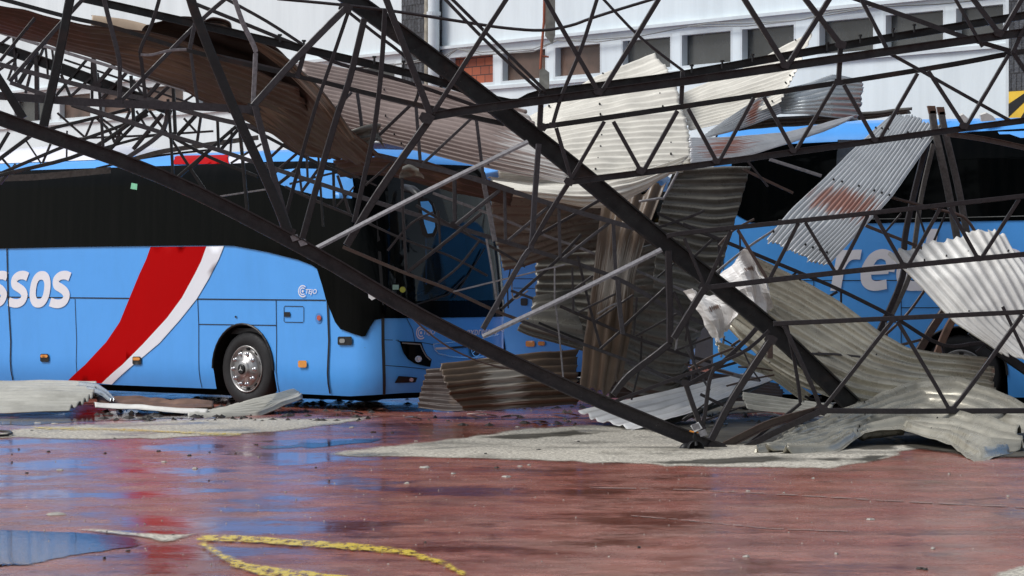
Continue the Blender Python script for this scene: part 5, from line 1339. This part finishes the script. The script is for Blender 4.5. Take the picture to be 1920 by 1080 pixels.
sheet('twisted brown streaked strip of sheet standing upright in the centre', [
 [(1130, 372, 36.5), (1185, 362, 36.4), (1248, 345, 36.4)], [(1120, 440, 36.4), (1165, 440, 36.2), (1215, 430, 36.2)], [(1110, 530, 36.4), (1150, 530, 36.2), (1190, 520, 36.2)], [(1098, 620, 36.5), (1135, 625, 36.3), (1185, 610, 36.3)], [(1085, 735, 36.6), (1120, 745, 36.5), (1165, 715, 36.6)]], 4, 'bark', .022, along='v', seed=50, fold=0.6, crumple=.02, ragged=.3)
roofz = lambda d: HY-(3.66-CH)/d*F
sheet('added roof sheet out of sight over the bus behind, keeping the sun off it', [  # hidden sheet added to shade the third bus
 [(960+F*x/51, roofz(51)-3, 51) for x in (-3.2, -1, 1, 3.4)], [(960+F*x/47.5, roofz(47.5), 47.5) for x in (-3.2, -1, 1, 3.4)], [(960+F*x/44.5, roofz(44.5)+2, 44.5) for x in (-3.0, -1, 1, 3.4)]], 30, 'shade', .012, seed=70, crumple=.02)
# ground sheets at the left
sheet('pale ribbed sheet lying flat on the wet ground at the left edge', [
 [(-60, 718, 42.0), (30, 717, 42.0), (120, 717, 41.8), (180, 718, 41.5)], [(-60, 740, 39.8), (30, 738, 39.7), (110, 738, 39.6), (175, 742, 39.6)], [(-60, 772, 38.2), (20, 772, 38.2), (70, 770, 38.3), (130, 768, 38.4)]], 9, 'groundsheet', .030, seed=60, fold=0.8, crumple=.012)
sheet('shiny folded sheet edge curling at the right end of the pale ground sheet', [
 [(150, 717, 41.0), (185, 722, 40.6), (216, 748, 39.6)], [(140, 728, 40.6), (176, 736, 40.2), (205, 750, 39.5)]], 2, 'galv3', .02, seed=61, crumple=.02)
sheet('ribbed khaki sheet lying on the ground in front of the near bus wheel', [
 [(430, 765, 39.6), (480, 750, 39.6), (520, 741, 39.8), (552, 733, 40.1)], [(390, 772, 39.0), (450, 765, 39.1), (510, 755, 39.3), (562, 741, 39.8)], [(345, 781, 38.4), (410, 781, 38.4), (480, 780, 38.5), (565, 745, 39.4)]], 9, 'groundsheet', .028, 'u', seed=62, fold=0.9, crumple=.02)
sheet('flattened dirty strip of sheet lying between the pale ground sheet and the near wheel', [
 [(180, 746, 40.6), (260, 744, 40.6), (330, 750, 40.2), (400, 752, 40.0)], [(190, 762, 39.4), (260, 764, 39.2), (330, 770, 38.8), (400, 766, 39.0)]], 3, 'wood', .02, seed=63, crumple=.04)
sheet('narrow light strip of sheet in front of the flattened dirty one', [
 [(175, 756, 39.2), (240, 760, 39.1), (310, 765, 38.9), (390, 768, 38.7)], [(180, 761, 39.0), (240, 765, 38.9), (310, 771, 38.7), (385, 774, 38.5)]], 1, 'creamwhite', .02, seed=64, crumple=.02)
# lamp crushed under the girder end
lp = empty('crushed_lamp', gnd(1303, 858)); tag(lp, 'smashed black floodlight head lying under the end of the long girder', 'lamp')
c = at(1303, 842, 31.3)
t_ = MB(); t_.lathe(c, (.25, -1, .1), .085, [(0, -.10), (.6, -.10), (1, -.04), (1, .05), (.9, .06), (.85, .03), (0, .0)], 22); t_.build('lamp_head', M['trim'], lp, True)
t_ = MB(); t_.lathe(c+Vector((-.09, .05, -.01)), (.4, -1, 0), .065, [(0, -.06), (.7, -.06), (1, -.02), (1, .03), (.4, .05), (0, .05)], 18); t_.build('motor_housing', M['trim'], lp, True)
t_ = MB(); t_.box(at(1306, 801, 31.2), Vector((.04, 0, .02)), Vector((0, .03, 0)), Vector((-.02, 0, .03))); t_.build('white_socket', M['paper'], lp)
t_ = MB(); t_.tube([at(1293, 808, 31.2), at(1300, 810, 31.2), at(1312, 811, 31.2), at(1326, 815, 31.2)], .008, 5); t_.build('orange_wire', M['amber'], lp)
t_ = MB(); t_.tube([at(1306, 805, 31.2), at(1302, 820, 31.2), at(1306, 835, 31.2)], .02, 6); t_.build('bracket', M['trim'], lp)
# cable loop on the ground at the left edge
t_ = MB(); t_.tube([gnd(-30, 806, .02), gnd(0, 808, .02), gnd(16, 809, .03), gnd(22, 812, .03), gnd(14, 816, .02), gnd(-4, 817, .02)], .015, 6)
tag(t_.build('cable_loop', M['trim'], None, True), 'black cable looped on the ground at the left edge', 'cable')

# ------------------------------------------------------------ debris on the ground
def chunk(x, y, wpx, hpx, mat, label, group):
    p = gnd(x, y); s_ = wpx*p.y/F/2; h = max(.006, hpx*p.y/F/4); m = MB(); n = random.randint(5, 8); ring = []
    a0 = random.random()*6
    for i in range(n):
        a = a0+2*math.pi*i/n; r = random.uniform(.6, 1.1); ring.append(Vector((p.x+s_*r*math.cos(a), p.y+s_*1.5*r*math.sin(a), .002)))
    top = [Vector((q.x*.7+p.x*.3, q.y*.7+p.y*.3, .002+h*random.uniform(.8, 2.2))) for q in ring]
    m.add(ring+top, [tuple(range(n))[::-1], tuple(range(n, 2*n))]+[(i, (i+1) % n, n+(i+1) % n, n+i) for i in range(n)])
    o = m.build('debris_chunk', M[mat], None); o.data.transform(Matrix.Translation((-p.x, -p.y, 0))); o.location = (p.x, p.y, 0)
    tag(o, label, 'debris', group)
DK = [(35, 843, 6), (90, 848, 9), (22, 853, 4), (50, 888, 11), (297, 847, 14), (355, 855, 11), (393, 849, 6), (442, 851, 5), (197, 851, 9), (22, 868, 5), (289, 787, 9), (592, 878, 5), (617, 903, 6), (392, 902, 5), (480, 835, 14), (700, 811, 14), (200, 1000, 5), (325, 1005, 14), (797, 1019, 7), (1198, 1028, 8), (931, 878, 12), (1725, 1067, 22), (1735, 1069, 14), (240, 1034, 12), (195, 1048, 10), (640, 770, 12), (735, 812, 9), (1010, 844, 12), (910, 852, 8), (1085, 829, 7), (60, 808, 9), (215, 823, 6), (345, 768, 8), (600, 788, 8)]
for i, (x, y, s_) in enumerate(DK): chunk(x, y, s_, s_*.25, 'debris_dark', 'dark crumb of debris lying on the wet pavers', 'dark debris crumbs on the pavers')
PL = [(308, 867, 14), (112, 882, 20), (105, 965, 44), (795, 877, 30), (950, 895, 20), (850, 889, 12), (762, 907, 12), (975, 875, 12), (992, 873, 9), (1404, 922, 12), (1633, 975, 26), (1568, 1040, 12), (102, 795, 20), (70, 793, 18), (365, 879, 16), (485, 858, 6), (535, 924, 5), (555, 938, 4), (1525, 898, 8), (1780, 890, 6), (660, 802, 14), (970, 801, 12), (780, 828, 8), (1500, 770, 24), (1470, 925, 8), (1890, 932, 8), (1750, 1030, 14), (1400, 1045, 18)]
for i, (x, y, s_) in enumerate(PL): chunk(x, y, s_, s_*.16, 'debris_pale', 'pale flat flake of debris lying on the wet pavers', 'pale debris flakes on the pavers')
# bent strips and scraps of metal on the ground
SCR = [(640, 772, 40, 4), (880, 776, 50, 4), (940, 782, 34, -3), (1040, 776, 44, 3), (760, 783, 30, 3), (1360, 768, 60, -8), (1420, 776, 46, 5), (1490, 762, 52, -9), (1555, 796, 40, 5), (262, 750, 40, 3), (330, 772, 44, -2), (1470, 770, 22, 1), (705, 768, 26, 2), (1000, 790, 24, 2), (1330, 800, 34, -5)]
for i, (x, y, l, dy) in enumerate(SCR):
    a, b, c = gnd(x, y, .015), gnd(x+l*.5, y+dy*.3-2, .05), gnd(x+l, y+dy, .012); mm = M[['steel', 'creamwhite', 'steel_rust', 'wood', 'shade'][i % 5]]
    q = MB(); q.sweep(smooth_pts([a, b, c], 4), [(.030, .004), (.030, -.004), (-.030, -.004), (-.030, .004)] if i % 2 else [(.010*math.cos(k), .010*math.sin(k)) for k in (0, 1.57, 3.14, 4.71)]); o = q.build('metal_strip', mm)
    tag(o, 'short bent metal strip lying on the ground below the fallen sheets', 'scrap', 'bent metal strips on the ground')
m = MB()
for i in range(800):
    x = random.uniform(-30, 1950); y = 770+(random.random()**1.6)*305; p = gnd(x, y); s_ = random.uniform(.003, .010)
    if y < 800 and random.random() < .4: s_ *= 1.6
    a = random.random()*6.28
    m.add([p+Vector((s_*math.cos(a+k*2.09), s_*math.sin(a+k*2.09), 0.002)) for k in range(3)]+[p+Vector((0, 0, s_*1.1))], [(0, 1, 3), (1, 2, 3), (2, 0, 3), (0, 2, 1)])
tag(m.build('grit', M['debris_pale']), 'tiny pale crumbs sprinkled over the wet pavers', 'grit', kind='stuff')
m = MB()
for i in range(420):
    x = random.gauss(1250, 260) if i % 2 else random.uniform(170, 700); y = random.uniform(745, 800) if i % 2 else random.uniform(748, 790); p = gnd(x, y); s_ = random.uniform(.015, .06); a = random.random()*6.28
    m.add([p+Vector((s_*math.cos(a+k*1.57)*(1.6 if k % 2 else .6), s_*math.sin(a+k*1.57), .003)) for k in range(4)]+[p+Vector((0, 0, s_*.7))], [(0, 1, 4), (1, 2, 4), (2, 3, 4), (3, 0, 4), (3, 2, 1, 0)])
tag(m.build('rubble', M['debris_dark']), 'dark rubble strewn under the fallen sheets and before the buses', 'rubble', kind='stuff')
# ------------------------------------------------------------ parts keep the place they were modelled in
for o, p in bpy_parent_fix:
    if p.type == 'EMPTY': o.matrix_parent_inverse = (Matrix.Translation(p.location) @ p.rotation_euler.to_matrix().to_4x4()).inverted()
SC.render.engine = 'CYCLES'
